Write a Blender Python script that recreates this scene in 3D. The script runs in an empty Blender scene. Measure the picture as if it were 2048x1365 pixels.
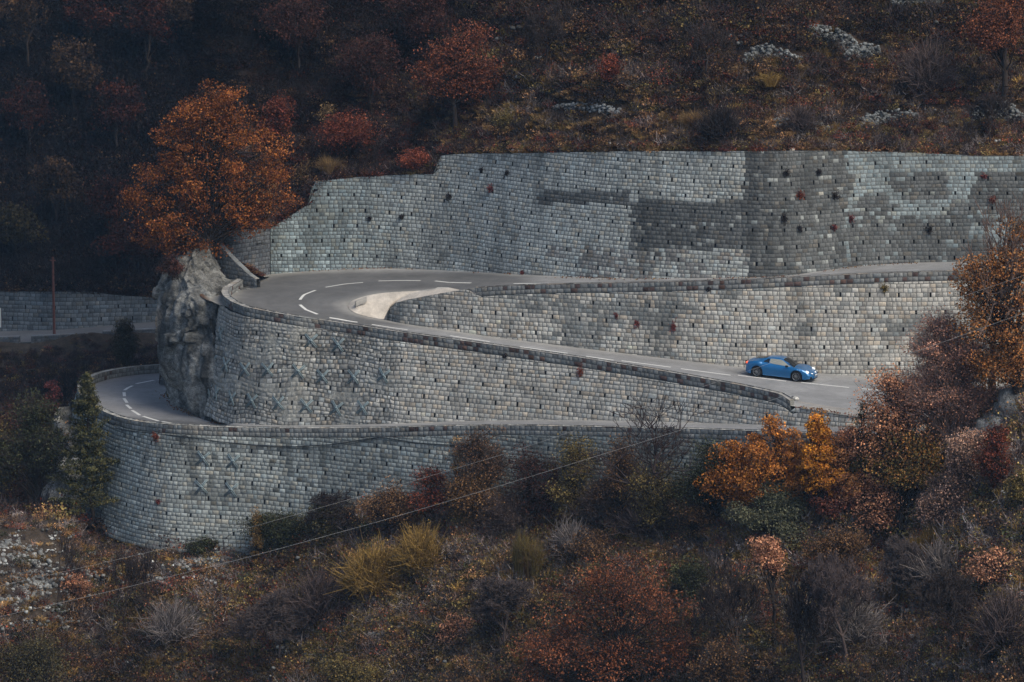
import bpy, math, random
import numpy as np
from math import sin, cos, tan, radians, pi
from mathutils import Vector, Matrix
from mathutils.bvhtree import BVHTree

# ------------------------------------------------------------------ camera, world, sun
scene = bpy.context.scene
COL = scene.collection
CAMP = np.array([0.0, -226.0, 40.0]); PITCH = radians(9.6); FPX = 7680.0
cd = bpy.data.cameras.new('camera'); cd.lens = 135; cd.sensor_width = 36
cd.clip_start = 1; cd.clip_end = 3000
cam = bpy.data.objects.new('camera', cd); COL.objects.link(cam)
cam.location = CAMP; cam.rotation_euler = (pi / 2 - PITCH, 0, 0)
scene.camera = cam
SUN_EL = radians(52); SUN_AZ = radians(128)          # azimuth clockwise from +Y (away from the camera)
w = bpy.data.worlds.new('World'); scene.world = w; w.use_nodes = True
nt = w.node_tree; nt.nodes.clear()
sk = nt.nodes.new('ShaderNodeTexSky'); sk.sky_type = 'NISHITA'; sk.sun_disc = False
sk.sun_elevation = SUN_EL; sk.sun_rotation = SUN_AZ; sk.dust_density = 3.0; sk.air_density = 1.0
bg = nt.nodes.new('ShaderNodeBackground'); bg.inputs['Strength'].default_value = 0.075
wo = nt.nodes.new('ShaderNodeOutputWorld')
nt.links.new(sk.outputs[0], bg.inputs[0]); nt.links.new(bg.outputs[0], wo.inputs[0])
sd = bpy.data.lights.new('sun', 'SUN'); sd.energy = 1.2; sd.angle = radians(30); sd.color = (1.0, 0.93, 0.80)
sun = bpy.data.objects.new('sun', sd); COL.objects.link(sun)
dv = Vector((sin(SUN_AZ) * cos(SUN_EL), cos(SUN_AZ) * cos(SUN_EL), sin(SUN_EL)))
sun.rotation_euler = dv.to_track_quat('Z', 'Y').to_euler()
scene.view_settings.view_transform = 'Standard'; scene.view_settings.look = 'None'
scene.view_settings.exposure = 0.96; scene.view_settings.gamma = 1.0

# ------------------------------------------------------------------ surveying: photo angles -> places in the valley
FW = np.array([0, cos(PITCH), -sin(PITCH)]); UPV = np.array([0, sin(PITCH), cos(PITCH)])
def ray(u, v): return FW + np.array([(u - 1024) / FPX, 0, 0]) - (v - 682.5) / FPX * UPV
def atz(u, v, z):
    d = ray(u, v); return CAMP + d * (z - CAMP[2]) / d[2]
def aty(u, v, y):
    d = ray(u, v); return CAMP + d * (y - CAMP[1]) / d[1]
def proj(p):
    q = np.asarray(p) - CAMP; dep = q @ FW
    return 1024 + q[..., 0] / dep * FPX, 682.5 - (q @ UPV) / dep * FPX
def I(u, pts):
    pts = sorted(pts); return np.interp(u, [p[0] for p in pts], [p[1] for p in pts])

# ------------------------------------------------------------------ numpy value noise
def _h(ix, iy, iz, seed):
    n = (ix * 374761393 + iy * 668265263 + iz * 2147483647 + seed * 1274126177) & 0xffffffff
    n = ((n ^ (n >> 13)) * 1274126177) & 0xffffffff
    return ((n ^ (n >> 16)) & 0xffff) / 65535.0
def vnoise(x, y, z=0.0, seed=0):
    x, y, z = np.broadcast_arrays(np.asarray(x, float), np.asarray(y, float), np.asarray(z, float))
    ix, iy, iz = [np.floor(a).astype(np.int64) for a in (x, y, z)]
    fx, fy, fz = x - ix, y - iy, z - iz
    fx, fy, fz = [a * a * (3 - 2 * a) for a in (fx, fy, fz)]
    r = 0
    for a in (0, 1):
        for b in (0, 1):
            for c in (0, 1):
                r = r + _h(ix + a, iy + b, iz + c, seed) * np.where(a, fx, 1 - fx) * np.where(b, fy, 1 - fy) * np.where(c, fz, 1 - fz)
    return r * 2 - 1
def fbm(x, y, z=0.0, seed=0, o=4):
    r = 0; a = 1.0; f = 1.0
    for i in range(o):
        r = r + a * vnoise(np.asarray(x) * f, np.asarray(y) * f, np.asarray(z) * f, seed + i); a *= .5; f *= 2.03
    return r

# ------------------------------------------------------------------ mesh building
def voro(P, seed):
    """cell noise: distance to the nearest jittered point and that cell's own value"""
    i0 = np.floor(P).astype(np.int64); best = np.full(P.shape[:-1], 9.0); cid = np.zeros(P.shape[:-1])
    for a in (-1, 0, 1):
        for b in (-1, 0, 1):
            for c in (-1, 0, 1):
                k = i0 + np.array([a, b, c]); j = np.stack([_h(k[..., 0], k[..., 1], k[..., 2], seed + q) for q in range(3)], -1)
                d = np.linalg.norm(k + j - P, axis=-1); m = d < best; best = np.where(m, d, best); cid = np.where(m, _h(k[..., 0], k[..., 1], k[..., 2], seed + 9), cid)
    return best, cid
class Geo:
    def __init__(s): s.V = []; s.Q = []; s.T = []; s.C = []; s.n = 0
    def add(s, V, Q=None, T=None, C=(.5, .5, .5)):
        V = np.asarray(V, float).reshape(-1, 3)
        if Q is not None and len(Q): s.Q.append(np.asarray(Q, np.int64).reshape(-1, 4) + s.n)
        if T is not None and len(T): s.T.append(np.asarray(T, np.int64).reshape(-1, 3) + s.n)
        C = np.asarray(C, float)
        if C.ndim == 1: C = np.tile(C, (len(V), 1))
        s.V.append(V); s.C.append(C); s.n += len(V)
    def arrays(s):
        V = np.concatenate(s.V) if s.V else np.zeros((0, 3)); C = np.concatenate(s.C) if s.C else np.zeros((0, 3))
        Q = np.concatenate(s.Q) if s.Q else np.zeros((0, 4), np.int64)
        T = np.concatenate(s.T) if s.T else np.zeros((0, 3), np.int64)
        return V, Q, T, C
    def mesh(s, name, smooth=False):
        V, Q, T, C = s.arrays()
        me = bpy.data.meshes.new(name)
        me.vertices.add(len(V)); me.vertices.foreach_set('co', V.ravel())
        nl = Q.size + T.size
        me.loops.add(nl); me.polygons.add(len(Q) + len(T))
        me.loops.foreach_set('vertex_index', np.concatenate([Q.ravel(), T.ravel()]).astype(np.int32))
        st = np.concatenate([np.arange(len(Q)) * 4, Q.size + np.arange(len(T)) * 3]).astype(np.int32)
        me.polygons.foreach_set('loop_start', st)
        if smooth: me.polygons.foreach_set('use_smooth', np.ones(len(Q) + len(T), bool))
        a = me.color_attributes.new('Col', 'FLOAT_COLOR', 'POINT')
        a.data.foreach_set('color', np.concatenate([C, np.ones((len(C), 1))], 1).ravel())
        me.update(calc_edges=True); me.validate()
        return me
    def obj(s, name, mat, parent=None, smooth=False):
        me = s.mesh(name, smooth)
        for m in (mat if isinstance(mat, (list, tuple)) else [mat]): me.materials.append(m)
        o = bpy.data.objects.new(name, me); COL.objects.link(o)
        if parent: o.parent = parent
        return o
def tag(o, label=None, cat=None, group=None, kind=None):
    if label: o['label'] = label
    if cat: o['category'] = cat
    if group: o['group'] = group
    if kind: o['kind'] = kind
    return o
def empty(name, loc, label=None, cat=None, group=None):
    o = bpy.data.objects.new(name, None); o.empty_display_size = .3; COL.objects.link(o); o.location = tuple(loc)
    return tag(o, label, cat, group)
def grid(g, P, C=(.5, .5, .5), flip=False):
    n, m = P.shape[:2]
    i = np.arange(n * m).reshape(n, m)
    Q = np.stack([i[:-1, :-1], i[1:, :-1], i[1:, 1:], i[:-1, 1:]], -1).reshape(-1, 4)
    if flip: Q = Q[:, ::-1]
    C = np.asarray(C, float)
    g.add(P.reshape(-1, 3), Q, None, C.reshape(-1, 3) if C.ndim == 3 else C)
def box(g, c, size, rot=0.0, C=(.5, .5, .5), M=None):
    v = np.array([[x, y, z] for z in (-.5, .5) for y in (-.5, .5) for x in (-.5, .5)]) * np.array(size)
    if M is not None: v = v @ np.asarray(M).T
    if rot: v = v @ np.array([[cos(rot), sin(rot), 0], [-sin(rot), cos(rot), 0], [0, 0, 1]])
    g.add(v + np.array(c), [[0, 2, 3, 1], [4, 5, 7, 6], [0, 1, 5, 4], [2, 6, 7, 3], [0, 4, 6, 2], [1, 3, 7, 5]], None, C)
def tubes(g, P0, P1, R0, R1, C, k=4):
    """many tapered prisms at once"""
    P0 = np.asarray(P0, float).reshape(-1, 3); P1 = np.asarray(P1, float).reshape(-1, 3)
    n = len(P0)
    if n == 0: return
    R0 = np.broadcast_to(R0, n); R1 = np.broadcast_to(R1, n)
    d = P1 - P0; d = d / (np.linalg.norm(d, axis=1, keepdims=True) + 1e-9)
    a = np.where(np.abs(d[:, 2:3]) < .9, np.array([[0, 0, 1.]]), np.array([[1., 0, 0]]))
    x = np.cross(d, a); x /= np.linalg.norm(x, axis=1, keepdims=True) + 1e-9; y = np.cross(d, x)
    th = np.arange(k) * 2 * pi / k
    off = x[:, None] * np.cos(th)[None, :, None] + y[:, None] * np.sin(th)[None, :, None]
    V = np.concatenate([P0[:, None] + off * R0[:, None, None], P1[:, None] + off * R1[:, None, None]], 1)
    j = np.arange(k); q = np.stack([j, (j + 1) % k, (j + 1) % k + k, j + k], 1)
    Q = (q[None] + (np.arange(n) * 2 * k)[:, None, None]).reshape(-1, 4)
    C = np.asarray(C, float)
    if C.ndim == 2: C = np.repeat(C, 2 * k, 0)
    g.add(V.reshape(-1, 3), Q, None, C)
def leaves(g, P, size, C, rng, flat=0.0, aspect=1.0):
    """one small folded leaf (quad) at each point"""
    n = len(P)
    if n == 0: return
    a = rng.normal(size=(n, 3)); a[:, 2] *= (1 - flat); a /= np.linalg.norm(a, axis=1, keepdims=True)
    b = rng.normal(size=(n, 3)); b = np.cross(a, b); b /= np.linalg.norm(b, axis=1, keepdims=True)
    s = np.broadcast_to(size, n)[:, None] * rng.uniform(.6, 1.3, (n, 1)) * .5
    nn = np.cross(a, b) * s * .35
    V = np.stack([P - a * s - nn, P - b * s * aspect + nn, P + a * s - nn, P + b * s * aspect + nn], 1).reshape(-1, 3)
    Q = np.arange(4 * n).reshape(n, 4)
    g.add(V, Q, None, np.repeat(C, 4, 0))

# ------------------------------------------------------------------ materials
def mat(name, rough=.9, spec=.25, metal=0.0, attr=True, color=(.5, .5, .5), noise=None, bump=None, coat=0, trans=0, emit=None):
    m = bpy.data.materials.new(name); m.use_nodes = True; t = m.node_tree; N = t.nodes; L = t.links
    b = N['Principled BSDF']; b.inputs['Roughness'].default_value = rough; b.inputs['Metallic'].default_value = metal
    b.inputs['Specular IOR Level'].default_value = spec
    if coat: b.inputs['Coat Weight'].default_value = coat; b.inputs['Coat Roughness'].default_value = .08
    if trans: b.inputs['Transmission Weight'].default_value = trans
    if attr:
        a = N.new('ShaderNodeAttribute'); a.attribute_name = 'Col'; src = a.outputs['Color']
    else:
        a = N.new('ShaderNodeRGB'); a.outputs[0].default_value = (*color, 1); src = a.outputs[0]
    tc = N.new('ShaderNodeTexCoord')
    for (sc, lo, hi) in (noise or []):
        n = N.new('ShaderNodeTexNoise'); n.inputs['Scale'].default_value = sc; n.inputs['Detail'].default_value = 5; n.inputs['Roughness'].default_value = .65
        L.new(tc.outputs['Object'], n.inputs['Vector'])
        r = N.new('ShaderNodeMapRange'); r.inputs['From Min'].default_value = .3; r.inputs['From Max'].default_value = .7
        r.inputs['To Min'].default_value = lo; r.inputs['To Max'].default_value = hi
        L.new(n.outputs[0], r.inputs['Value'])
        v = N.new('ShaderNodeVectorMath'); v.operation = 'SCALE'
        L.new(src, v.inputs[0]); L.new(r.outputs[0], v.inputs['Scale']); src = v.outputs[0]
    L.new(src, b.inputs['Base Color'])
    if bump:
        sc, st, di = bump
        n = N.new('ShaderNodeTexNoise'); n.inputs['Scale'].default_value = sc; n.inputs['Detail'].default_value = 8; n.inputs['Roughness'].default_value = .7
        L.new(tc.outputs['Object'], n.inputs['Vector'])
        bp = N.new('ShaderNodeBump'); bp.inputs['Strength'].default_value = st; bp.inputs['Distance'].default_value = di
        L.new(n.outputs[0], bp.inputs['Height']); L.new(bp.outputs[0], b.inputs['Normal'])
    if emit:
        b.inputs['Emission Color'].default_value = (*emit[0], 1); b.inputs['Emission Strength'].default_value = emit[1]
    return m
M_STONE = mat('wall_stone', .92, .2, noise=[(9, .72, 1.25), (.55, .78, 1.16)], bump=(14, .6, .03))
M_ROCK = mat('bare_rock', .95, .2, noise=[(.7, .5, 1.4), (3, .45, 1.4), (12, .6, 1.3)], bump=(3, .9, .12))
M_GROUND = mat('earth', .97, .1, noise=[(1.2, .5, 1.4), (9, .6, 1.3)], bump=(6, 1, .08))
M_ASPH = mat('asphalt', .88, .3, noise=[(.35, .78, 1.15), (60, .86, 1.12), (2.5, .88, 1.08)], bump=(90, .3, .01))
M_GRAVEL = mat('gravel', .95, .2, noise=[(2, .75, 1.15), (25, .7, 1.2)], bump=(30, .8, .02))
M_PAINT = mat('road_paint', .7, .3, attr=False, color=(.72, .72, .68), noise=[(18, .75, 1.08)])
M_LEAF = mat('leaf', .8, .2)
M_BARK = mat('bark', .95, .1, noise=[(6, .7, 1.3)])
M_STEEL = mat('galvanised_steel', .55, .5, .3, attr=False, color=(.20, .26, .28), noise=[(8, .7, 1.25)])
M_CABLE = mat('cable_rubber', .6, .3, attr=False, color=(.03, .035, .04), noise=[(8, .8, 1.2)])
M_WIRE = mat('wire', .5, .5, .0, attr=False, color=(.55, .53, .5), noise=[(1, .8, 1.2)])
M_RUST = mat('rusty_steel', .9, .2, attr=False, color=(.14, .06, .048), noise=[(5, .7, 1.3)])

# ------------------------------------------------------------------ traced lines of the roads and walls (photo x, y)
BFAR = [(773, 638), (800, 646.5), (971, 672), (1142, 694), (1313, 715), (1483, 735), (1735, 754), (2150, 775)]
BTOP = [(489, 614), (592, 633), (694, 648), (797, 664), (950, 685), (1142, 712.5), (1313, 740), (1483, 771), (1582, 793), (1700, 812), (2150, 850)]
ATOP = [(937, 576), (1039, 570), (1142, 568), (1313, 565), (1483, 560), (1691, 549.5), (1827, 544), (1912, 542.6), (2150, 538)]
AFAR = [(763, 536), (899, 539.5), (971, 546), (1142, 554), (1244, 558), (1400, 557), (1571, 554), (1691, 534), (1810, 525.5), (1912, 524), (1980, 523), (2150, 520)]
CFAR = [(448, 851), (540, 853), (800, 848), (971, 841), (1142, 840), (1313, 843), (1483, 848), (1690, 855), (2150, 860)]
CTOP = [(300, 846.5), (380, 851.5), (450, 855), (540, 856.5), (700, 857), (800, 855), (971, 850), (1142, 853), (1313, 856), (1483, 861), (1620, 866), (1700, 870), (2150, 880)]
W1TOP = [(541, 457), (566, 442), (621, 408), (627, 364), (713, 354.6), (808, 349), (850, 349), (853, 312), (896, 308), (1000, 307), (1246, 303), (1491, 303), (1691, 302), (1844, 306), (1947, 312), (2150, 313)]
BT = .2; PH = .56
def zB(u): return (1555 - u) / 33 * .058
def solve_up(base, v, u, nrm=(0, 1)):
    lo, hi = 0.0, 20.0
    for _ in range(40):
        h = (lo + hi) / 2; q = np.array([base[0] + nrm[0] * BT * h, base[1] + nrm[1] * BT * h, base[2] + h])
        if proj(q)[1] > v: lo = h
        else: hi = h
    return q
def solve_down(top, v, nrm):
    lo, hi = 0.0, 30.0
    for _ in range(40):
        h = (lo + hi) / 2; q = np.array([top[0] + nrm[0] * BT * h, top[1] + nrm[1] * BT * h, top[2] - h])
        if proj(q)[1] < v: lo = h
        else: hi = h
    return q
def resample(P, n):
    P = np.asarray(P, float); d = np.r_[0, np.cumsum(np.linalg.norm(np.diff(P, axis=0), axis=1))]
    s = np.linspace(0, d[-1], n)
    return np.stack([np.interp(s, d, P[:, k]) for k in range(3)], 1)
def smooth(P, it=2, keep=True):
    P = np.array(P, float)
    for _ in range(it):
        Q = P.copy(); Q[1:-1] = .25 * P[:-2] + .5 * P[1:-1] + .25 * P[2:]; P = Q
    return P
def plan_normal(P, side):
    d = np.gradient(np.asarray(P)[:, :2], axis=0); d /= np.linalg.norm(d, axis=1, keepdims=True) + 1e-9
    n = np.stack([d[:, 1], -d[:, 0]], 1) * side
    return n

UA = np.arange(950, 2151, 40.0)
UB = np.arange(790, 2151, 40.0)
b_far = np.array([atz(u, I(u, BFAR), zB(u)) for u in UB])
a_top = np.array([solve_up(atz(u, I(u, BFAR), zB(u)), I(u, ATOP), u) for u in UA])
a_top = smooth(a_top, 3)
def zA(u): return float(np.interp(u, [568, 620, 700, 763, 880, *UA], [2.55, 2.65, 2.8, 2.95, 3.1, *(a_top[:, 2] - PH)]))
a_in = a_top - np.array([0, 0, PH])
a_far = smooth(np.array([atz(u, I(u, AFAR), zA(u)) for u in UA]), 1)
# outer edge of the whole hairpin, right end of the upper leg -> bend -> right end of the lower leg
a_far_bend = [atz(899, 539.5, zA(899)), atz(830, 537, zA(830)), atz(763, 536, zA(763)), atz(710, 537, zA(710)), atz(660, 539.5, 2.72), atz(610, 543, 2.64), atz(568, 547, 2.55)]
bend_out = [atz(540, 547.5, 2.5), atz(512, 554, 2.42), atz(488, 566, 2.38), atz(470, 578, 2.34)]
bend_par = [(446, 575, 2.32), (443, 584, 2.3), (447, 592, 2.27), (462, 603, 2.2), (489, 614, 2.1), (540, 624, 1.98), (592, 633, 1.83)]
bend_out += [atz(u, v + 0, z + PH) - np.array([0, 0, PH]) for u, v, z in bend_par]
UB2 = np.arange(640, 2151, 40.0)
b_out = np.array([atz(u, I(u, BTOP), zB(u) + PH) - np.array([0, 0, PH]) for u in UB2])
outer_bend = resample(np.array(a_far_bend + bend_out + [b_out[0], b_out[1], b_out[2], b_out[3]]), 60)
outer_bend = smooth(outer_bend, 3)
inner_bend = resample(np.array([atz(899, 580.5, zA(880)), atz(830, 583, zA(820)), atz(763, 587, 2.9), atz(728, 593.5, 2.7), atz(704, 602, 2.45), atz(694, 610, 2.2), atz(698, 619, 2.05), atz(711, 628, 1.9), atz(742, 636, 1.6), atz(773, 641, 1.42)]), 60)
inner_bend = smooth(inner_bend, 3)

# ------------------------------------------------------------------ roads
surf = []                                     # (V, faces) of everything that can carry objects
def ribbon(name, outer, inner, lanes=10, tone=None, z=0.0):
    g = Geo(); t = np.linspace(0, 1, lanes + 1)
    P = outer[:, None] * (1 - t)[None, :, None] + inner[:, None] * t[None, :, None]
    P[..., 2] += z
    C = tone(P, t) if tone else np.array((.13, .13, .13))
    grid(g, P, C)
    V, Q, T, _ = g.arrays(); surf.append((name, V, Q))
    return g
def road_tone(P, t):
    u, v = proj(P)
    n = fbm(P[..., 0] * .35, P[..., 1] * .35, 0, 5)
    b = .26 + .02 * n
    # a newer, darker surfacing round the bend and dusty wheel tracks and verges
    new = np.clip((1080 - u) / 60 + .4 * n, 0, 1) * np.clip((v - 543) / 5, 0, 1) * np.clip((660 - v) / 12, 0, 1)
    b = b * (1 - .50 * new)
    edge = np.minimum(t, 1 - t)[None, :] * np.ones_like(b)
    e = np.clip(1 - edge / .13 + .25 * n, 0, 1)
    dust = np.array([.34, .33, .30])
    c = np.stack([b * 1.0, b * 1.0, b * .98], -1)
    tr = sum(np.exp(-((t - q) / .045) ** 2) for q in (.17, .36, .62, .82))[None, :]
    c = c * (1 - .10 * tr * (1 + .6 * n))[..., None] * (1 + .10 * (fbm(P[..., 0] * 1.3, P[..., 1] * 1.3, 0, 6) > .55))[..., None]
    return c * (1 - .75 * e[..., None]) + dust * .75 * e[..., None]
oA, iA = a_far[::-1], a_in[::-1]
o_all = np.concatenate([oA, outer_bend, b_out[4:]]); 
UBi = UB2[4:]
i_b = np.array([atz(u, I(u, BFAR), zB(u)) for u in UBi])
i_all = np.concatenate([iA, inner_bend, i_b])
def dens(A, k=3):
    n = len(A); x = np.arange(n); xx = np.linspace(0, n - 1, (n - 1) * k + 1)
    return np.stack([np.interp(xx, x, A[:, j]) for j in range(3)], 1)
o_all, i_all = dens(o_all), dens(i_all)
tag(ribbon('road', o_all, i_all, 14, road_tone).obj('road', M_ASPH, smooth=True), 'grey asphalt mountain road doubling back through the upper hairpin', kind='structure')

# lower road C
UC = np.arange(470, 2151, 40.0)
c_par_top = []          # parapet top (outer face) from right to left round the bend
w3_top = np.concatenate([np.array([p for p in bend_out[2:]]), b_out]) + np.array([0, 0, PH])
# W3 top line: from the far side of the bend round to the right
w3_n = plan_normal(smooth(w3_top, 2), 1)      # outward = away from road
w3u, _ = proj(w3_top)
zc_left = -4.75
w3_base = []
for p, n, u in zip(w3_top, w3_n, w3u):
    if u >= 560: q = solve_down(p, I(u, CFAR), n)
    else:
        h = p[2] - zc_left; q = np.array([p[0] + n[0] * BT * h, p[1] + n[1] * BT * h, zc_left])
    w3_base.append(q)
w3_base = np.array(w3_base)
k0 = np.argmax(w3u >= 640)
zl = w3_base[k0:k0 + 3, 2].mean()
for k in range(len(w3_base)):                 # ease the left end to the right end's level
    if w3u[k] < 640:
        p, n = w3_top[k], w3_n[k]; zz = zl - .55 * min(1, (640 - w3u[k]) / 170)
        h = p[2] - zz; w3_base[k] = (p[0] + n[0] * BT * h, p[1] + n[1] * BT * h, zz)
w3_base = smooth(w3_base, 2)
def zC(u):
    us, zs = w3u[6:], w3_base[6:, 2]; o = np.argsort(us); return float(np.interp(u, us[o], zs[o]))
c_near = [atz(u, I(u, CTOP), zC(u) + PH) for u in np.arange(2150, 300, -40.0)]
c_left = [(300, 846.5, -4.75), (262, 842, -4.8), (233, 837, -4.85), (200, 823, -4.95), (176, 809, -5.0), (157, 792, -5.05), (148, 775, -5.1), (152, 763, -5.15), (166, 752, -5.2), (190, 743, -5.25), (222, 736.5, -5.3), (256, 732, -5.35), (295, 729, -5.4), (333, 727, -5.45), (380, 725, -5.5)]
c_near += [atz(u, v, z + PH) for u, v, z in c_left]
c_top = smooth(np.array(c_near), 2)
c_out = c_top - np.array([0, 0, PH])
c_in_pts = [w3_base[k] for k in range(len(w3_base))][::-1]
c_in_pts = [p for p in c_in_pts if proj(p)[0] > 452]
rock_base_px = [(440, 849.5, -4.95), (415, 842, -4.98), (398, 836, -5), (372, 824, -5.05), (350, 810, -5.1), (336, 797, -5.15), (330, 786, -5.2), (336, 775, -5.25), (352, 766, -5.3), (390, 758, -5.35)]
rock_base = np.array([atz(*p) for p in rock_base_px])
c_in = np.array(c_in_pts + list(rock_base))
# pair right part by x, left part by arc length
xo, xi = c_out[:, 0], c_in[:, 0]
ko = int(np.argmax(xo < w3_base[np.argmin(abs(w3u - 500)), 0])); ki = int(np.argmax(xi < c_out[ko, 0]))
co = np.concatenate([resample(c_out[:ko + 1], 50), resample(c_out[ko:], 50)[1:]])
ci = np.concatenate([resample(c_in[:ki + 1], 50), resample(c_in[ki:], 50)[1:]])
def tone_c(P, t):
    u, v = proj(P); n = fbm(P[..., 0] * .4, P[..., 1] * .4, 0, 15)
    b = .24 + .02 * n
    new = np.clip((v - 831 - (u - 240) * .08) / 3, 0, 1) * (u < 520)
    b = b * (1 - .42 * new)
    e = np.clip(1 - np.minimum(t, 1 - t)[None, :] / .12 + .3 * n, 0, 1)[..., None]
    return np.stack([b, b, b * 1.0], -1) * (1 - .7 * e) + np.array([.34, .335, .31]) * .7 * e
tag(ribbon('road_c', dens(co), dens(ci), 12, tone_c).obj('road', M_ASPH, smooth=True), 'grey asphalt road of the lower bend below the crossed anchors', kind='structure')

# ------------------------------------------------------------------ masonry
def interp_rows(A, s, ss):
    return np.stack([np.interp(ss, s, A[:, k]) for k in range(3)], -1)
class Face:
    """a wall face between a base line and a top line"""
    def __init__(f, base, top, n=160):
        f.B = resample(base, n) if False else np.asarray(base, float); f.T = np.asarray(top, float)
        f.s = np.r_[0, np.cumsum(np.linalg.norm(np.diff((f.B + f.T)[:, :2] / 2, axis=0), axis=1))]
        f.L = f.s[-1]
    def base(f, s): return interp_rows(f.B, f.s, s)
    def top(f, s): return interp_rows(f.T, f.s, s)
    def P(f, s, z):
        B, T = f.base(s), f.top(s); k = (z - B[..., 2]) / np.maximum(T[..., 2] - B[..., 2], .3)
        return np.stack([B[..., 0] + (T[..., 0] - B[..., 0]) * k, B[..., 1] + (T[..., 1] - B[..., 1]) * k, z], -1)
def put_cells(g, S, A, col, mortar, rng, inset=.010, raise_=.02, weep=None, rough=None, out=1):
    """A: (n,4,2) cell corners (a,b) counter-clockwise seen from outside; S(a,b)->xyz"""
    a, b = A[..., 0], A[..., 1]
    P = S(a, b)                                          # n,4,3
    e1 = (P[:, 1] - P[:, 0]) + (P[:, 2] - P[:, 3]); e2 = (P[:, 3] - P[:, 0]) + (P[:, 2] - P[:, 1])
    N = np.cross(e1, e2); N /= np.linalg.norm(N, axis=1, keepdims=True) + 1e-9; N *= out
    c = P.mean(1, keepdims=True); n = len(P)
    size = np.minimum(np.linalg.norm(e1, axis=1), np.linalg.norm(e2, axis=1)) / 2
    D = (c - P); D /= np.linalg.norm(D, axis=2, keepdims=True) + 1e-9
    ins = (inset * 1.4 if rough is None else inset * 1.4 * (1 + rough))[:, None, None] if rough is not None else inset * 1.4
    R1 = P + D * ins
    r = rng.uniform(.55, 1.35, n) * raise_
    R2 = R1 + D * (.022 + .02 * rng.random((n, 4, 1))) + N[:, None] * (r[:, None] * rng.uniform(.75, 1.15, (n, 4)))[..., None]
    if rough is not None: R2 = R2 + rng.normal(size=R2.shape) * (.018 * rough)[:, None, None]
    Cc = R2.mean(1) + N * (.012 + .02 * rng.random((n, 1)))
    V = np.concatenate([P, R1, R2, Cc[:, None]], 1)
    W = np.zeros(n, bool) if weep is None else weep
    # weep slots go inwards
    V[W, 4:8] = P[W] + D[W] * .004
    V[W, 8:12] = P[W] + D[W] * .008 - N[W][:, None] * .3; V[W, 12] = V[W, 8:12].mean(1)
    C = np.empty((n, 13, 3)); C[:, :4] = mortar[:, None]; C[:, 4:8] = mortar[:, None] * .75 + col[:, None] * .1
    C[:, 8:] = col[:, None] * rng.uniform(.9, 1.1, (n, 5, 1)); C[W, 4:] = (.015, .016, .018); C[W, :4] = (.06, .06, .06)
    q = []
    for i in range(4):
        j = (i + 1) % 4; q.append([i, j, 4 + j, 4 + i]); q.append([4 + i, 4 + j, 8 + j, 8 + i])
    t = [[8 + i, 8 + (i + 1) % 4, 12] for i in range(4)]
    base = (np.arange(n) * 13)[:, None, None]
    q, t = np.array(q), np.array(t)
    if out < 0: q = q[:, ::-1]; t = t[:, ::-1]
    g.add(V.reshape(-1, 3), (q[None] + base).reshape(-1, 4), (t[None] + base).reshape(-1, 3), C.reshape(-1, 3))
def courses(L, z0, z1, rng, ch=(.25, .31), sw=(.24, .44), wp=None):
    """list of cells (s0,s1,z0,z1,weep)"""
    out = []; z = z0; k = 0
    while z < z1:
        h = rng.uniform(*ch); s = -rng.uniform(0, .3)
        wps = None
        if wp and k % wp[1] == wp[2]:
            off = (k // wp[1]) % 2 * wp[0] / 2 + rng.uniform(-.15, .15)
            wps = [off + i * wp[0] + rng.uniform(-.12, .12) for i in range(int(L / wp[0]) + 2)]
        wi = 0
        while s < L:
            wd = rng.uniform(*sw) * (1 if rng.random() > .12 else 1.35)
            if wps:
                while wi < len(wps) and wps[wi] < s: wi += 1
                if wi < len(wps) and wps[wi] < s + wd:
                    a = wps[wi]
                    if a - s > .1: out.append((s, a, z, z + h, 0)); 
                    else: a = s
                    out.append((a, a + .10, z, z + h, 1)); s = a + .10; wi += 1; continue
            out.append((s, s + wd, z, z + h, 0)); s += wd
        z += h; k += 1
    return np.array(out)
def masonry(g, face, lo, hi, rng, colfn, ch=(.25, .31), sw=(.24, .44), wp=None, warp=None, out=1, parallel=False, roughfn=None, raise_=.02):
    """lo(s), hi(s): height limits. parallel: courses follow lo(s)"""
    ss = np.linspace(0, face.L, 400)
    if parallel:
        H = float(np.max(hi(ss) - lo(ss))); C = courses(face.L, 0, H - .02, rng, ch, sw, wp)
        # stretch to fit exactly
        C[:, 2:4] *= H / C[:, 3].max()
    else: C = courses(face.L, float(lo(ss).min()) - .1, float(hi(ss).max()), rng, ch, sw, wp)
    s0, s1 = np.clip(C[:, 0], 0, face.L), np.clip(C[:, 1], 0, face.L)
    A = np.stack([np.stack([s0, C[:, 2]], 1), np.stack([s1, C[:, 2]], 1), np.stack([s1, C[:, 3]], 1), np.stack([s0, C[:, 3]], 1)], 1)
    if parallel: A[..., 1] += lo(A[..., 0])
    if warp is not None: A[..., 1] += warp(A[..., 0], A[..., 1])
    lowl = lo(A[..., 0]) - (.35 if not parallel else 0)
    A[..., 1] = np.minimum(A[..., 1], hi(A[..., 0])); A[..., 1] = np.maximum(A[..., 1], lowl)
    hh = np.minimum(A[:, 3, 1] - A[:, 0, 1], A[:, 2, 1] - A[:, 1, 1]); ok = (np.maximum(A[:, 3, 1] - A[:, 0, 1], A[:, 2, 1] - A[:, 1, 1]) > .05) & (hh > -.001) & (s1 - s0 > .03)
    A = A[ok]; W = C[ok, 4] > .5
    W &= (hi(A[:, 0, 0]) - A[:, 3, 1] > .35) & (A[:, 0, 1] - lo(A[:, 0, 0]) > .1)
    cen = face.P(A[..., 0].mean(1), A[..., 1].mean(1))
    col, mor = colfn(cen, rng)
    rg = roughfn(cen) if roughfn else None
    put_cells(g, face.P, A, col, mor, rng, weep=W, out=out, rough=rg, raise_=raise_)

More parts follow.
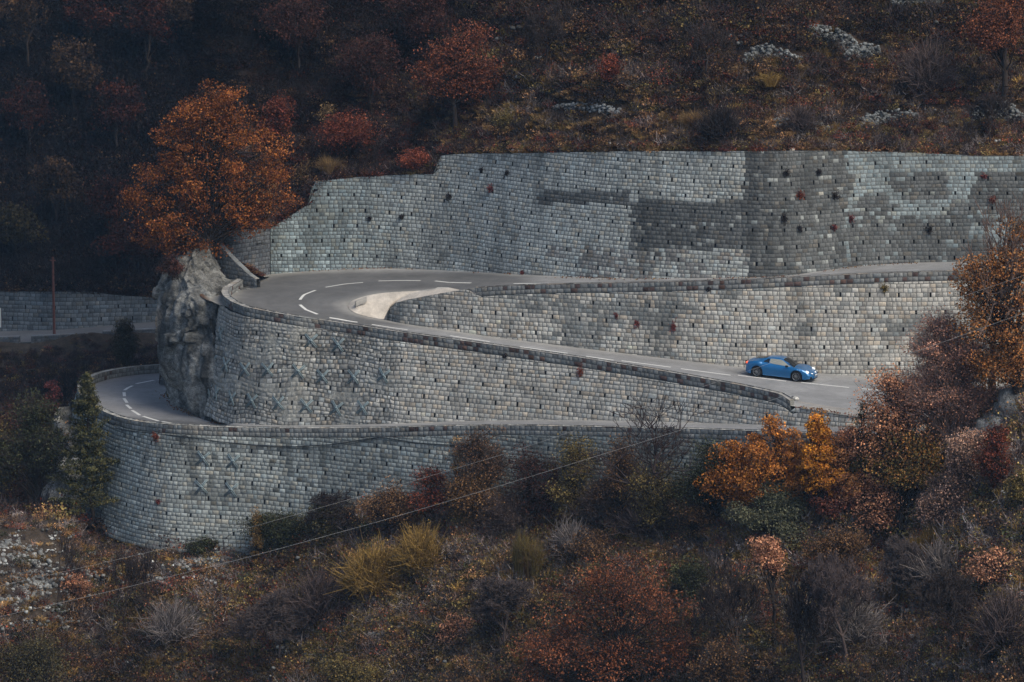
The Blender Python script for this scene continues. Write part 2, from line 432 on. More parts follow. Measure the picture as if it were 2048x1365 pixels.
def stone_cols(n, rng, base, var=.16, warm=.12, dark=.12):
    c = np.tile(np.array(base, float), (n, 1)) * rng.normal(1, var * .8, (n, 1)).clip(.45, 1.6)
    r = rng.random(n)
    c[r < warm] *= np.array([1.10, 1.0, .9]); c[(r > warm) & (r < warm + .1)] *= np.array([.94, 1.0, 1.04])
    d = rng.random(n) < dark; c[d] *= .72
    return c
def streak(c, seed, a=.3):
    """weathering that runs down from the crown"""
    n = fbm(c[:, 0] * 1.1, c[:, 1] * .3, c[:, 2] * .16, seed); m = fbm(c[:, 0] * .3, c[:, 2] * .35, 0, seed + 3)
    return (1 - a * np.clip(n * 1.6 - .1, 0, 1) + .12 * m)[:, None]
def inb(u, v, u0, u1, v0, v1): return (u > u0) & (u < u1) & (v > v0) & (v < v1)
LIME = (.40, .42, .395); LIMEW = (.455, .44, .395)
def col_w1(c, rng):
    n = len(c); u, v = proj(c); nz = fbm(c[:, 0] * .5, c[:, 2] * .7, 0, 3)
    col = stone_cols(n, rng, LIME, .15, .12, .12)
    mor = np.tile(np.array([.17, .175, .165]), (n, 1))
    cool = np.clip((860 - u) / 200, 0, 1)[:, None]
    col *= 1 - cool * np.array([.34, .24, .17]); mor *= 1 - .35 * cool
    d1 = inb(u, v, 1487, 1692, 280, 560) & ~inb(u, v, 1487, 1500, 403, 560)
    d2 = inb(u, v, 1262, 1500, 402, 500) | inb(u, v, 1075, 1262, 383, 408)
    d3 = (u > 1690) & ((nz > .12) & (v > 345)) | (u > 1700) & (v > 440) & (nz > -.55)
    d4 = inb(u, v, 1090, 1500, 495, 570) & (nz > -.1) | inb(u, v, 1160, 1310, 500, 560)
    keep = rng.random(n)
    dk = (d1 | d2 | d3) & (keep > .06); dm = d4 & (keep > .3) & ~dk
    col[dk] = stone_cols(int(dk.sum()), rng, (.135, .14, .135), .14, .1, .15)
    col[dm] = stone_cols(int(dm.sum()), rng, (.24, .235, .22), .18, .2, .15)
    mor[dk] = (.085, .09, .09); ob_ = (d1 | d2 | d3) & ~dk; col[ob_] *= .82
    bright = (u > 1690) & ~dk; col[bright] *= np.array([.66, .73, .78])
    lm = (u < 660) & (v > 490) & (rng.random(n) < .35); col[lm] *= 1.5
    return np.clip(col * streak(c, 301), .03, .62), mor
def col_w2(c, rng):
    n = len(c); u, v = proj(c); nz = fbm(c[:, 0] * .45, c[:, 2] * .8, 0, 9)
    col = stone_cols(n, rng, LIMEW, .15, .16, .13); mor = np.tile(np.array([.165, .165, .155]), (n, 1))
    z = (inb(u, v, 1030, 1410, 600, 720) & (nz > -.25)) | ((nz > .55) & (v < 700)); k = z & (rng.random(n) > .15)
    col[k] = stone_cols(int(k.sum()), rng, (.25, .255, .24), .13, .12, .15); mor[k] = (.17, .175, .165)
    low = inb(u, v, 900, 1600, 0, 999) & (v > I(u, BFAR) - 22) & (rng.random(n) < .4) & (u < 1400); col[low] *= 1.2
    return np.clip(col * streak(c, 311, .25), .03, .6), mor
def rub3(c):
    u, v = proj(c); r = np.clip((805 - u) / 25, 0, 1) * np.clip((v - 640) / 20, .45, 1)
    return np.clip(r, 0, 1)
def col_w3(c, rng):
    n = len(c); u, v = proj(c); nz = fbm(c[:, 0] * .6, c[:, 2] * .9, 0, 21)
    col = stone_cols(n, rng, np.array(LIMEW) * 1.02, .15, .2, .1); mor = np.tile(np.array([.165, .165, .155]), (n, 1))
    r = rub3(c)[:, None]
    alt = stone_cols(n, rng, (.38, .375, .345), .2, .12, .2)
    col = col * (1 - r) + alt * r; sm = (r[:, 0] > .5) & (nz > .25)
    mor[r[:, 0] > .5] = (.14, .14, .13); mor[sm] = (.33, .33, .30); col[sm] = col[sm] * .4 + np.array([.35, .35, .32]) * .6
    col[(u < 470)] *= .88
    return np.clip(col * streak(c, 321, .25), .04, .6), mor
def rub4(c):
    u, v = proj(c); return .25 * np.ones(len(c))
def col_w4(c, rng):
    n = len(c); u, v = proj(c); nz = fbm(c[:, 0] * .3, c[:, 2] * .5, 0, 33)
    col = stone_cols(n, rng, (.345, .37, .35), .16, .14, .14); mor = np.tile(np.array([.155, .165, .16]), (n, 1))
    k = (nz > .15); col[k] *= .8
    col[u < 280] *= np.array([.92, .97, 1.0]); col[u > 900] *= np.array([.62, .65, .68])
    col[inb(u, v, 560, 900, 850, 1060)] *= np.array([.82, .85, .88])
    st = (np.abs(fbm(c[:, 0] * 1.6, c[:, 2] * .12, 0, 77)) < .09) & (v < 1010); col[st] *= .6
    return np.clip(col, .03, .55), mor
def col_par(base, red):
    def f(c, rng):
        n = len(c); col = stone_cols(n, rng, base, .17, .12, .1); mor = np.tile(np.array([.15, .15, .145]), (n, 1))
        nz = fbm(c[:, 0] * .7, c[:, 1] * .7, 0, 41)
        k = (rng.random(n) < red * np.clip(1 + .9 * nz, 0, 2)); col[k] = stone_cols(int(k.sum()), rng, (.125, .085, .075), .2)
        return np.clip(col, .03, .5), mor
    return f
def cap_col(base):
    def f(c, rng):
        n = len(c); return np.clip(stone_cols(n, rng, base, .12, .15, .04), .03, .6), np.tile(np.array([.2, .2, .19]), (n, 1))
    return f
def parapet(parent, top, side, rng, outcol, capcol, h=PH, th=.42, parts=2, inner=True):
    """top: outer upper edge line; the parapet stands inward of it. side: +1/-1 inward normal"""
    top = np.asarray(top); n = plan_normal(top, side); nn = np.c_[n, np.zeros(len(n))]
    g = Geo()
    F = Face(top - np.array([0, 0, h]), top)
    lo = lambda s: np.interp(s, F.s, F.B[:, 2]); hi = lambda s: np.interp(s, F.s, F.T[:, 2])
    masonry(g, F, lo, hi, rng, outcol, (h / parts * .98, h / parts * 1.02), (.24, .42), None, None, out=-side, parallel=True, raise_=.022)
    if inner:
        G = Face(top + nn * th - np.array([0, 0, h]), top + nn * th)
        lo2 = lambda s: np.interp(s, G.s, G.B[:, 2]); hi2 = lambda s: np.interp(s, G.s, G.T[:, 2])
        masonry(g, G, lo2, hi2, rng, outcol, (h / parts * .98, h / parts * 1.02), (.24, .42), None, None, out=side, parallel=True, raise_=.022)
    # coping stones
    A = courses(F.L, 0, th - .05, rng, (th, th), (.5, .95)); s0, s1 = np.clip(A[:, 0], 0, F.L), np.clip(A[:, 1], 0, F.L)
    ok = s1 - s0 > .05; s0, s1 = s0[ok], s1[ok]; z = np.zeros_like(s0)
    AA = np.stack([np.stack([s0, z - .03], 1), np.stack([s1, z - .03], 1), np.stack([s1, z + th + .03], 1), np.stack([s0, z + th + .03], 1)], 1)
    def S(a, b):
        T = interp_rows(F.T, F.s, a); m = interp_rows(nn, F.s, a); return T + m * b[..., None] + np.array([0, 0, .002])
    cen = S(AA[..., 0].mean(1), AA[..., 1].mean(1)); col, mor = capcol(cen, rng)
    put_cells(g, S, AA, col, mor, rng, inset=.008, raise_=.05, out=1 if side > 0 else -1)
    for e, k in ((0, 0), (1, -1)):                         # closed ends
        a = top[k] + np.array([0, 0, .03]); b = a + nn[k] * th; V = [a, b, b - [0, 0, h], a - [0, 0, h]]
        g.add(V, [[0, 1, 2, 3]], None, (.22, .22, .2))
    return g.obj('parapet', M_STONE, parent)

R = np.random.default_rng(11)
# --- big upper wall behind the upper leg
LW = [(2150, 520), (541, 547)]
w1_base = np.concatenate([a_far[::-1], np.array(a_far_bend[:]), [atz(541, 548, 2.5)]])
w1_base = w1_base[np.argsort(-w1_base[:, 0])]
w1_base = resample(smooth(w1_base, 2), 260)
w1u = proj(w1_base)[0]
w1_nrm = -plan_normal(w1_base, 1)
if w1_nrm[:, 1].mean() < 0: w1_nrm = -w1_nrm
w1_top = np.array([solve_up(b, I(u, W1TOP), u, n) for b, u, n in zip(w1_base, w1u, w1_nrm)])
g = Geo(); F1 = Face(w1_base[::-1] , w1_top[::-1])
lo = lambda s: np.interp(s, F1.s, F1.B[:, 2]); hi = lambda s: np.interp(s, F1.s, F1.T[:, 2])
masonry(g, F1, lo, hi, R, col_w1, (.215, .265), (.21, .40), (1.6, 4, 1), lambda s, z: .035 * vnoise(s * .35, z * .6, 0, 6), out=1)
# top edge capping so that the crown of the wall has thickness
cap = np.stack([F1.T + [0, 0, -.01], F1.T + [0, .6, -.01], F1.T + [0, .6, -.5]], 1); grid(g, cap, (.2, .2, .19))
w1 = g.obj('retaining_wall', M_STONE)
tag(w1, 'tallest pale stone retaining wall rising behind the upper road', 'wall')
# return wall at its left end, its shade painted into the dark stone colour
p0 = w1_base[-1] if w1_base[-1, 0] < w1_base[0, 0] else w1_base[0]
t0 = w1_top[-1] if w1_base[-1, 0] < w1_base[0, 0] else w1_top[0]
rb = np.array([[-20.6, 20.9, 2.2], [-18.2, 19.2, 2.3], [p0[0] - .03, p0[1] + .02, p0[2]]]); 
rt = np.array([[-20.4, 21.1, 5.75], [-18.1, 19.8, 5.7], [t0[0] - .03, t0[1] + .02, t0[2]]])
rb, rt = resample(rb, 12), resample(rt, 12)
g = Geo(); Fr = Face(rb, rt)
lo = lambda s: np.interp(s, Fr.s, Fr.B[:, 2]); hi = lambda s: np.interp(s, Fr.s, Fr.T[:, 2])
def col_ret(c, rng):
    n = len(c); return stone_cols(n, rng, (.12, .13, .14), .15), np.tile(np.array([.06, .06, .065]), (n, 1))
masonry(g, Fr, lo, hi, R, col_ret, (.24, .29), (.24, .44), None, None, out=1)
g.obj('return_wall', M_STONE, w1)

# --- middle wall between the two legs
ul = [(776, 621), (790, 607), (814, 600), (882, 587), (950, 576)]
UW2 = np.r_[774., 778, 784, 790, 800, 815, 830, 850, 882, 915, 950, UA[1:]]
w2_base = np.array([atz(u, I(u, BFAR), zB(u)) for u in UW2]); 
w2_top = []
for u, b in zip(UW2, w2_base):
    if u <= 950: w2_top.append(solve_up(b, I(u, [(774, 634)] + ul), u))
    else: w2_top.append(interp_rows(a_top, UA, np.array([u]))[0])
w2_top = np.array(w2_top)
g = Geo(); F2 = Face(w2_base, w2_top)
par0 = float(np.interp(935, UW2, F2.s))
drop = lambda s: PH * np.clip((s - par0) / .8, 0, 1)
lo = lambda s: np.interp(s, F2.s, F2.B[:, 2]); hi = lambda s: np.interp(s, F2.s, F2.T[:, 2]) - drop(s)
masonry(g, F2, lo, hi, R, col_w2, (.225, .275), (.22, .42), (1.8, 4, 2), lambda s, z: .035 * vnoise(s * .35, z * .6, 0, 7), out=1)
w2 = g.obj('retaining_wall', M_STONE); tag(w2, 'wedge shaped stone wall between the upper road and the blue car', 'wall')
m = UW2 >= 925
parapet(w2, w2_top[m], -1, R, col_par((.24, .245, .235), .24), cap_col((.27, .26, .24)))

# --- wall below the hairpin, with the crossed anchors
def shift_in(P, n, d): return P + np.c_[n * d, np.zeros(len(P))]
k = w3u <= 1600; k = np.arange(len(w3_top)) <= np.max(np.nonzero(w3u <= 1602)[0])
order = np.arange(len(w3_top))
w3t, w3b = w3_top.copy(), w3_base.copy()
# past the end of the parapet the wall top drops to road level
kk = w3u > 1590; w3t[kk, 2] -= PH; w3t[kk] = w3t[kk]
w3t, w3b = resample(w3t, 400), resample(w3b, 400)
# keep pairs matched by matching fractions of the coarse list
fr = np.linspace(0, len(w3_top) - 1, 400); idx = np.arange(len(w3_top))
t_ = w3_top.copy(); t_[kk, 2] -= PH
w3t = np.stack([np.interp(fr, idx, t_[:, j]) for j in range(3)], 1); w3b = np.stack([np.interp(fr, idx, w3_base[:, j]) for j in range(3)], 1)
g = Geo(); F3 = Face(w3b, w3t)
u3 = proj(F3.T)[0]
pend = float(F3.s[np.argmax(u3 > 1585)])
lo = lambda s: np.interp(s, F3.s, F3.B[:, 2]); hi = lambda s: np.interp(s, F3.s, F3.T[:, 2]) - PH * (s < pend)
def warp3(s, z):
    P = F3.P(s, z); r = rub3(P.reshape(-1, 3)).reshape(s.shape)
    return r * (.07 * np.sin(s * 1.3 + z * 1.1) + .07 * vnoise(s * 1.1, z * 1.3, 0, 4)) + .02 * vnoise(s * .5, z * .5, 0, 8)
masonry(g, F3, lo, hi, R, col_w3, (.20, .30), (.21, .46), (1.6, 4, 3), warp3, out=1, roughfn=rub3)
w3 = g.obj('retaining_wall', M_STONE); tag(w3, 'curved pale rubble wall under the hairpin carrying three rows of steel crosses', 'wall')
ke = int(np.argmax(u3 > 1585))
parapet(w3, F3.T[:ke:2], -1, R, col_par((.23, .235, .225), .14), cap_col((.29, .28, .26)))
# weep slots repeat along the rubble too; the neat right half keeps its own

# --- lowest wall under road C
W4BASE = [(-200, 1010), (185, 1055), (210, 1070), (250, 1085), (350, 1096), (490, 1098), (600, 1085), (700, 1060), (900, 1050), (1100, 1060), (1400, 1075), (1600, 1080), (1750, 1080), (2150, 1080)]
c_rev = c_top[::-1]                                        # left (far side) -> round -> right
c_rev = dens(c_rev, 3); c_rev = smooth(c_rev, 2)
n4 = plan_normal(c_rev, 1)
u4 = proj(c_rev)[0]
w4_base = []
for p, n, u in zip(c_rev, n4, u4):
    zb = np.interp(u, [150, 233, 450, 560, 700, 1700, 2150], [-10.6, -11.1, -11.4, -11.2, -10.8, -8.5, -8])
    h = p[2] - zb; w4_base.append((p[0] + n[0] * BT * h, p[1] + n[1] * BT * h, zb))
w4_base = np.array(w4_base)
far = (np.arange(len(c_rev)) < int(np.argmin(u4)))        # stretch beyond the bend: lower road edge on rock
w4b = w4_base.copy()
g = Geo(); F4 = Face(w4b, c_rev)
lo = lambda s: np.interp(s, F4.s, F4.B[:, 2]); hi = lambda s: np.interp(s, F4.s, F4.T[:, 2]) - PH
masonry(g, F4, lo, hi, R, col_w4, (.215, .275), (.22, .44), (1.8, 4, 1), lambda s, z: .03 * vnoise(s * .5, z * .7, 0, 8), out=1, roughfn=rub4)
w4 = g.obj('retaining_wall', M_STONE); tag(w4, 'lowest stone wall under the lower road, half hidden by scrub, curving round behind the pine', 'wall')
parapet(w4, c_rev[::2], -1, R, col_par((.27, .275, .26), .05), cap_col((.34, .335, .31)))

# ------------------------------------------------------------------ verges, apron, island
def px_patch(name, pts_top, pts_bot, mt, n=40, rows=10, bump=0.0, seed=0, colr=(.4, .38, .34), smoothit=2, z=0.0, kind='structure'):
    A = smooth(resample(pts_top, n), smoothit); B = smooth(resample(pts_bot, n), smoothit)
    t = np.linspace(0, 1, rows + 1); P = A[:, None] * (1 - t)[None, :, None] + B[:, None] * t[None, :, None]
    P[..., 2] += z
    if bump: P[..., 2] += bump * fbm(P[..., 0] * 1.6, P[..., 1] * 1.6, 0, seed) * np.sin(np.pi * t)[None, :]
    cn = 1 + .18 * fbm(P[..., 0] * 2, P[..., 1] * 2, 0, seed + 5)
    g = Geo(); grid(g, P, np.array(colr)[None, None] * cn[..., None])
    return tag(g.obj(name, mt, smooth=True), kind=kind)
# island bank between the legs: from the upper road edge down to the lower road edge and the wedge wall
ib = inner_bend[2:-1]; half = int(np.argmax(proj(ib)[0] == proj(ib)[0].min())); half = int(np.argmin(ib[:, 0]))
up_edge, dn_edge = ib[:half + 1][::-1], ib[half:]
wl = w2_top[(UW2 >= 776) & (UW2 <= 1000)] + np.array([0, .12, -.05])
up_e = np.concatenate([up_edge, a_in[:2]]); dn_e = np.concatenate([dn_edge, wl])
A = resample(up_e, 60); B = resample(dn_e, 60); t = np.linspace(0, 1, 17)
P = A[:, None] * (1 - t)[None, :, None] + B[:, None] * t[None, :, None]
edge_ = np.concatenate([up_edge[::-1], dn_edge[1:], a_in[:2]])
dist = np.min(np.linalg.norm(P[:, :, None, :2] - resample(edge_, 120)[None, None, :, :2], axis=3), axis=2)
P[..., 2] += .02 + .06 * np.clip(dist, 0, 1) + .38 * np.sin(np.pi * t)[None] * np.clip(dist / 1.5, 0, 1) + .10 * fbm(P[..., 0] * 1.2, P[..., 1] * 1.2, 0, 3) * np.clip(dist - 1, 0, 1)
nz = fbm(P[..., 0] * 1.5, P[..., 1] * 1.5, 0, 4)[..., None]; fl = np.clip((1.15 - dist) / .12, 0, 1)[..., None]
C = np.array([.56, .51, .44]) * (1 + .06 * nz) * fl + np.array([.38, .37, .34]) * (1 + .3 * nz) * (1 - fl)
g = Geo(); grid(g, P, C); tag(g.obj('gravel_bank', M_GRAVEL, smooth=True), kind='structure')
mid = resample(np.concatenate([up_edge[::-1], dn_edge[1:]]), 60)
nn_ = plan_normal(mid, 1); cx = np.array([mid[:, 0].max(), mid[:, 1].mean()])
if ((mid[30, :2] + nn_[30] - cx) ** 2).sum() > ((mid[30, :2] - cx) ** 2).sum(): nn_ = -nn_
kin = mid[30:-6] + np.c_[nn_[30:-6] * 1.1, np.full(24, .10)]; kn = np.c_[nn_[30:-6] * .07, np.zeros(24)]
g = Geo(); grid(g, np.stack([kin - kn - [0, 0, .3], kin - kn + [0, 0, .05], kin + kn + [0, 0, .05], kin + kn - [0, 0, .3]], 1), (.42, .40, .36)); tag(g.obj('kerb', M_GRAVEL), kind='structure')
# gravel shoulder where the lower leg's parapet stops
sh_top = [b_out[i] for i in range(len(b_out)) if 1560 < UB2[i]]
sh = np.array(sh_top) + [0, 0, .012]
sh_in = sh + [0, 1.9, 0.0]
px_patch('gravel_shoulder', sh_in, sh + [0, -.15, -.03], M_GRAVEL, 40, 6, .03, 8, (.33, .31, .28), z=.012)

# ------------------------------------------------------------------ road markings
def bvh_of(name):
    vs, fs = [], []
    for n, V, Q in surf:
        if n == name: vs = V.tolist(); fs = [list(map(int, q)) for q in Q]
    return BVHTree.FromPolygons([Vector(v) for v in vs], fs)
def cast(bvh, u, v):
    d = Vector(ray(u, v)); h = bvh.ray_cast(Vector(CAMP), d.normalized())
    return np.array(h[0]) if h[0] is not None else None
roadb, roadc = bvh_of('road'), bvh_of('road_c')
def dashes(bvh, lst, width):
    g = Geo()
    for d in lst:
        P = [cast(bvh, *p) for p in d]; P = [p for p in P if p is not None]
        if len(P) < 2: continue
        P = resample(P, 9); n = plan_normal(P, 1); n3 = np.c_[n, np.zeros(9)] * width / 2
        A, B = P + n3, P - n3
        for Q in (A, B):
            for i in range(9):
                h = bvh.ray_cast(Vector(Q[i]) + Vector((0, 0, 3)), Vector((0, 0, -1)))
                Q[i, 2] = (h[0].z if h[0] is not None else Q[i, 2]) + .006
        grid(g, np.stack([A, B], 1), flip=True)
    return g
UPD = [[(870, 562.5), (942, 566.5)], [(757, 562.5), (800, 561.5), (841, 561.8)], [(651, 575), (690, 568.5), (726, 565.5)], [(600, 600), (608, 590), (631, 581)], [(600, 610), (612, 620), (635, 629)], [(659, 636), (715, 645)], [(744, 649.5), (815, 660)], [(1027, 568), (1107, 568)], [(900, 672), (980, 684)], [(1040, 694), (1135, 707)], [(1172, 713), (1227, 721)], [(1243, 722), (1342, 735)], [(1362, 738), (1461, 751)], [(1476, 751), (1572, 763)], [(1602, 765.5), (1698, 775.5)], [(1724, 778), (1815, 786)]]
LWD = [[(272, 768), (308, 761)], [(249, 781), (256, 776), (265, 772)], [(248, 785), (249, 793)], [(248, 797), (254, 806)], [(253, 810), (262, 818)], [(264, 821), (280, 831)], [(286, 833), (317, 842.5)], [(324, 843.5), (352, 848)], [(318, 760), (333, 757)]]
tag(dashes(roadb, UPD, .19).obj('road_marking', M_PAINT), 'white dashed centre line of the upper road', kind='structure')
tag(dashes(roadc, LWD, .2).obj('road_marking', M_PAINT), 'white dashed centre line of the lower bend', kind='structure')

# ------------------------------------------------------------------ terrain
def face_surf(nm, F, k=3):
    B, T = F.B[::k], F.T[::k]; V = np.concatenate([B, T]); n = len(B); i = np.arange(n - 1); surf.append((nm, V, np.stack([i, i + 1, i + 1 + n, i + n], 1)))
for nm, F in (('w1', F1), ('w2', F2), ('w3', F3), ('w4', F4)): face_surf(nm, F, 1)
def gcol(P, base, alt, seed):
    n = np.clip(.5 + .9 * fbm(P[..., 0] * .22, P[..., 1] * .22, P[..., 2] * .22, seed), 0, 1)[..., None]
    return np.array(base) * (1 - n) + np.array(alt) * n
def patch(name, P, base, alt, seed, amp=.35, f=.35, mt=None, kind='structure', label=None, edge=True):
    n = fbm(P[..., 0] * f, P[..., 1] * f, P[..., 2] * f, seed, 5)
    wgt = np.ones(P.shape[:2]); 
    if edge: wgt[:3] = np.array([0, .35, .7])[:, None]
    P = P.copy(); P[..., 2] += amp * n * wgt; P[..., 0] += amp * .4 * fbm(P[..., 0] * f, P[..., 1] * f, 7, seed + 3) * wgt
    g = Geo(); grid(g, P, gcol(P, base, alt, seed + 9)); V, Q, T, _ = g.arrays(); surf.append((name, V, Q))
    return tag(g.obj(name, mt or M_GROUND, smooth=True), label, kind=kind), P
# hillside above the tall wall
row = [(-46, 34, -24), (-34, 30, -22), (-28, 27, -20), (-25, 25.5, -15), (-23.4, 24, -6), (-22.4, 23.2, 1.5), (-20.6, 21.3, 5.7), (-18.2, 20.0, 5.75)]
row = np.array(row + [tuple(p + np.array([0, .25, -.06])) for p in F1.T[::4]])
xs = np.linspace(-46, row[-1, 0], 150)
# keep the step corners of the wall crown
r0 = np.stack([xs, np.interp(xs, row[:, 0], row[:, 1]), np.interp(xs, row[:, 0], row[:, 2])], 1)
dd = np.r_[0, .3, .8, 1.5, np.linspace(2.2, 62, 90)]
slope = np.interp(xs, [-46, -27, -23.5, -19, -10, 40], [-.05, .1, .45, .72, .74, .70])
P = r0[None] + np.stack([0 * dd, dd, 0 * dd], 1)[:, None]; P[..., 2] += dd[:, None] * slope[None]
P[..., 2] += (1.4 * fbm(P[..., 0] * .07, P[..., 1] * .09, 0, 61, 3) * np.clip(dd / 6, 0, 1)[:, None])
# shallow terraces
P[..., 2] += .45 * np.sin(P[..., 2] * 2.1 + 1.2 * np.sin(P[..., 0] * .25)) * np.clip(dd / 4, 0, 1)[:, None]
hill, HP = patch('hillside', P, (.026, .018, .015), (.05, .034, .022), 51, .4, label='steep scrubby hillside above the tall wall')
# lower slope down towards the camera, and the spur on the right
GL = [(185, 1058), (350, 1098), (490, 1098), (560, 1085), (640, 1060), (720, 1012), (900, 1004), (1100, 1024), (1400, 1042), (1520, 1036), (1600, 1025), (1690, 990)]
def on_w4(u, v):
    best = None
    for z in np.linspace(-14, -3, 60):
        s = np.linspace(F4.s[int(np.argmin(u4))], F4.L, 240); Q = F4.P(s, np.full(240, z)); uu, vv = proj(Q)
        k = int(np.argmin(abs(uu - u) )); e = abs(vv[k] - v)
        if best is None or e < best[0]: best = (e, Q[k])
    return best[1]
row = [(-75, 2, -11), (-45, 3, -9.8), (-30, 3.5, -9.6), (-27, 4.5, -10.1)] + [tuple(on_w4(u, v) + np.array([0, .35, 0])) for u, v in GL]
row += [(20.8, -16.8, -3.0), (23, -17, -0.6), (26, -20, 2.0), (29.5, -23, 3.9), (36, -25, 7), (52, -26, 14), (75, -26, 22)]
row = np.array(sorted(row)); xs = np.linspace(-75, 75, 300)
r0 = np.stack([xs, np.interp(xs, row[:, 0], row[:, 1]), np.interp(xs, row[:, 0], row[:, 2])], 1); r0 = smooth(r0, 2)
dd = np.r_[np.linspace(0, 36, 110), 45, 60]
slope = np.interp(xs, [-75, -30, -15, 5, 16, 24, 75], [.45, .5, .6, .62, .62, .72, .75])
P = r0[None] - np.stack([0 * dd, dd, 0 * dd], 1)[:, None]; P[..., 2] -= dd[:, None] * slope[None]
P[..., 2] += 1.0 * fbm(P[..., 0] * .1, P[..., 1] * .12, 0, 71, 3) * np.clip(dd / 5, 0, 1)[:, None]
low, LP = patch('slope', P[:, ::-1], (.035, .026, .020), (.07, .055, .042), 55, .3, label='bushy slope falling away below the lowest wall')
# back side of the spur on the right (falls to the road level behind it)
m = xs > 18.2; e = r0[m]; dd = np.array([0, 1.5, 4, 8])
P = np.stack([e + np.array([0, d, -.45 * d if d < 5 else -.3 * d]) for d in dd]); patch('slope_back', P, (.06, .045, .03), (.1, .08, .06), 56, .2)
# gully on the left between the lower bend and the far road
DZ = [(-400, -14.3), (0, -14.0), (320, -13.2), (900, -12.2)]
UD = np.arange(-420, 941, 40.0)
DN = [(-400, 676), (0, 675), (62, 673), (177, 668), (205, 663.5), (318, 658), (900, 640)]
d_par = np.array([atz(u, I(u, DN), I(u, DZ) + .5) for u in UD]); d_edge = d_par - [0, 0, .5]
DFAR = [(-400, 664), (0, 663), (123, 660), (277, 646), (320, 643), (900, 622)]
d_far = np.array([atz(u, I(u, DFAR), I(u, DZ)) for u in UD])
ys = np.linspace(0, 1, 60)
A = np.array([[x, np.interp(x, xs, r0[:, 1]) - .2, np.interp(x, xs, r0[:, 2])] for x in np.interp(UD, [-420, 940], [-62, -2])])
prof = np.interp(ys, [0, .08, .25, .5, .75, 1], [0, -.8, -4.5, -12, -9, 0])
wl_ = np.interp(UD, [-420, 150, 340, 940], [1, 1, 1, 1])
P = A[None] * (1 - ys)[:, None, None] + d_edge[None] * ys[:, None, None]; P[..., 2] += prof[:, None]
patch('gully', P, (.045, .032, .024), (.075, .06, .045), 57, .6)
def tone_d(P, t):
    return np.ones(P.shape) * np.array([.13, .135, .14])
tag(ribbon('road_d', d_far, d_edge, 6, tone_d).obj('road', M_ASPH), 'straight grey road far off beyond the gully', kind='structure')
# far retaining wall and far slope
DT = [(-400, 580), (0, 584), (200, 583), (222, 590), (320, 596), (900, 590)]
d_top = np.array([solve_up(b, I(u, DT), u, (0, 1)) for b, u in zip(d_far, UD)])
g = Geo(); FD = Face(d_far, d_top); lo = lambda s: np.interp(s, FD.s, FD.B[:, 2]); hi = lambda s: np.interp(s, FD.s, FD.T[:, 2])
def col_d(c, rng):
    n = len(c); return stone_cols(n, rng, (.13, .15, .165), .16), np.tile(np.array([.06, .065, .07]), (n, 1))
masonry(g, FD, lo, hi, R, col_d, (.3, .36), (.35, .6), (2.6, 3, 1), None)
tag(g.obj('retaining_wall', M_STONE), 'distant dark stone wall behind the far road on the left', 'wall')
dd = np.r_[np.linspace(0, 150, 110)]
P = (d_top + [0, .3, -.1])[None] + np.stack([0 * dd, dd, .72 * dd], 1)[:, None]
P[..., 0] = P[..., 0] * (1 + dd[:, None] / 400)
P[..., 2] += 5 * fbm(P[..., 0] * .03, P[..., 1] * .03, 0, 81, 3) * np.clip(dd / 15, 0, 1)[:, None]
far_, FP = patch('far_hillside', P, (.022, .017, .016), (.034, .024, .02), 58, 1.0, .12)

# ------------------------------------------------------------------ rock outcrop that carries the hairpin
lv = [(-5.6, [(-15, 14)] + [tuple(p[:2]) for p in rock_base[1:]] + [(-14, 27)]),
      (-2.2, [(-15, 14), (-18.3, 9.2), (-20.0, 10.6), (-21.5, 12.8), (-22.6, 15.6), (-22.9, 19), (-20.5, 23.5), (-14, 26)]),
      (0.2, [(-15.5, 15), (-18.7, 10.8), (-20.6, 12.0), (-22.0, 13.8), (-23.0, 16.6), (-22.9, 20), (-20, 24), (-14, 26)]),
      (2.0, [(-15.5, 15), (-18.8, 12.2), (-20.4, 12.6), (-21.8, 14.2), (-22.9, 17.3), (-22.4, 21), (-19.5, 24), (-14, 25)]),
      (3.3, [(-18.5, 18), (-20.0, 15.0), (-20.8, 14.6), (-21.6, 15.4), (-22.2, 17.5), (-21.6, 20.5), (-19, 23), (-15, 24)]),
      (4.6, [(-18.8, 18.5), (-19.9, 16.4), (-20.4, 16.2), (-20.9, 16.8), (-21.2, 18), (-20.6, 19.8), (-19, 21.5), (-16.5, 22.5)]),
      (5.1, [(-19.6, 17.4), (-19.8, 17.2), (-19.9, 17.3), (-20.1, 17.6), (-20.1, 18), (-19.9, 18.4), (-19.5, 18.8), (-19, 19)])]
nz_, na = 170, 240
ol = [resample(np.c_[np.array(p), np.full(len(p), z)], na) for z, p in lv]; zz = np.array([z for z, _ in lv])
zt = np.linspace(zz[0], zz[-1], nz_); P = np.zeros((nz_, na, 3))
for a in range(na):
    q = np.array([o[a] for o in ol])
    for j in range(3): P[:, a, j] = np.interp(zt, zz, q[:, j])
nrm = np.gradient(P, axis=1); nn3 = np.stack([-nrm[..., 1], nrm[..., 0], 0 * nrm[..., 0]], -1); nn3 /= np.linalg.norm(nn3, axis=2, keepdims=True) + 1e-9
cx = P.mean((0, 1)); 
if ((P - cx) * nn3).sum() < 0: nn3 = -nn3
vo1, id1 = voro(P * np.array([.55, .55, .26]), 3); vo2, id2 = voro(P * np.array([1.5, 1.5, .8]), 5)
fine = fbm(P[..., 0] * 2.2, P[..., 1] * 2.2, P[..., 2] * 1.0, 95, 5)
P = P + nn3 * (.85 * id1 * .8 - .55 * vo1 + .28 * id2 - .22 * vo2 + .14 * fine - .42)[..., None]; P[..., 2] += .10 * fine
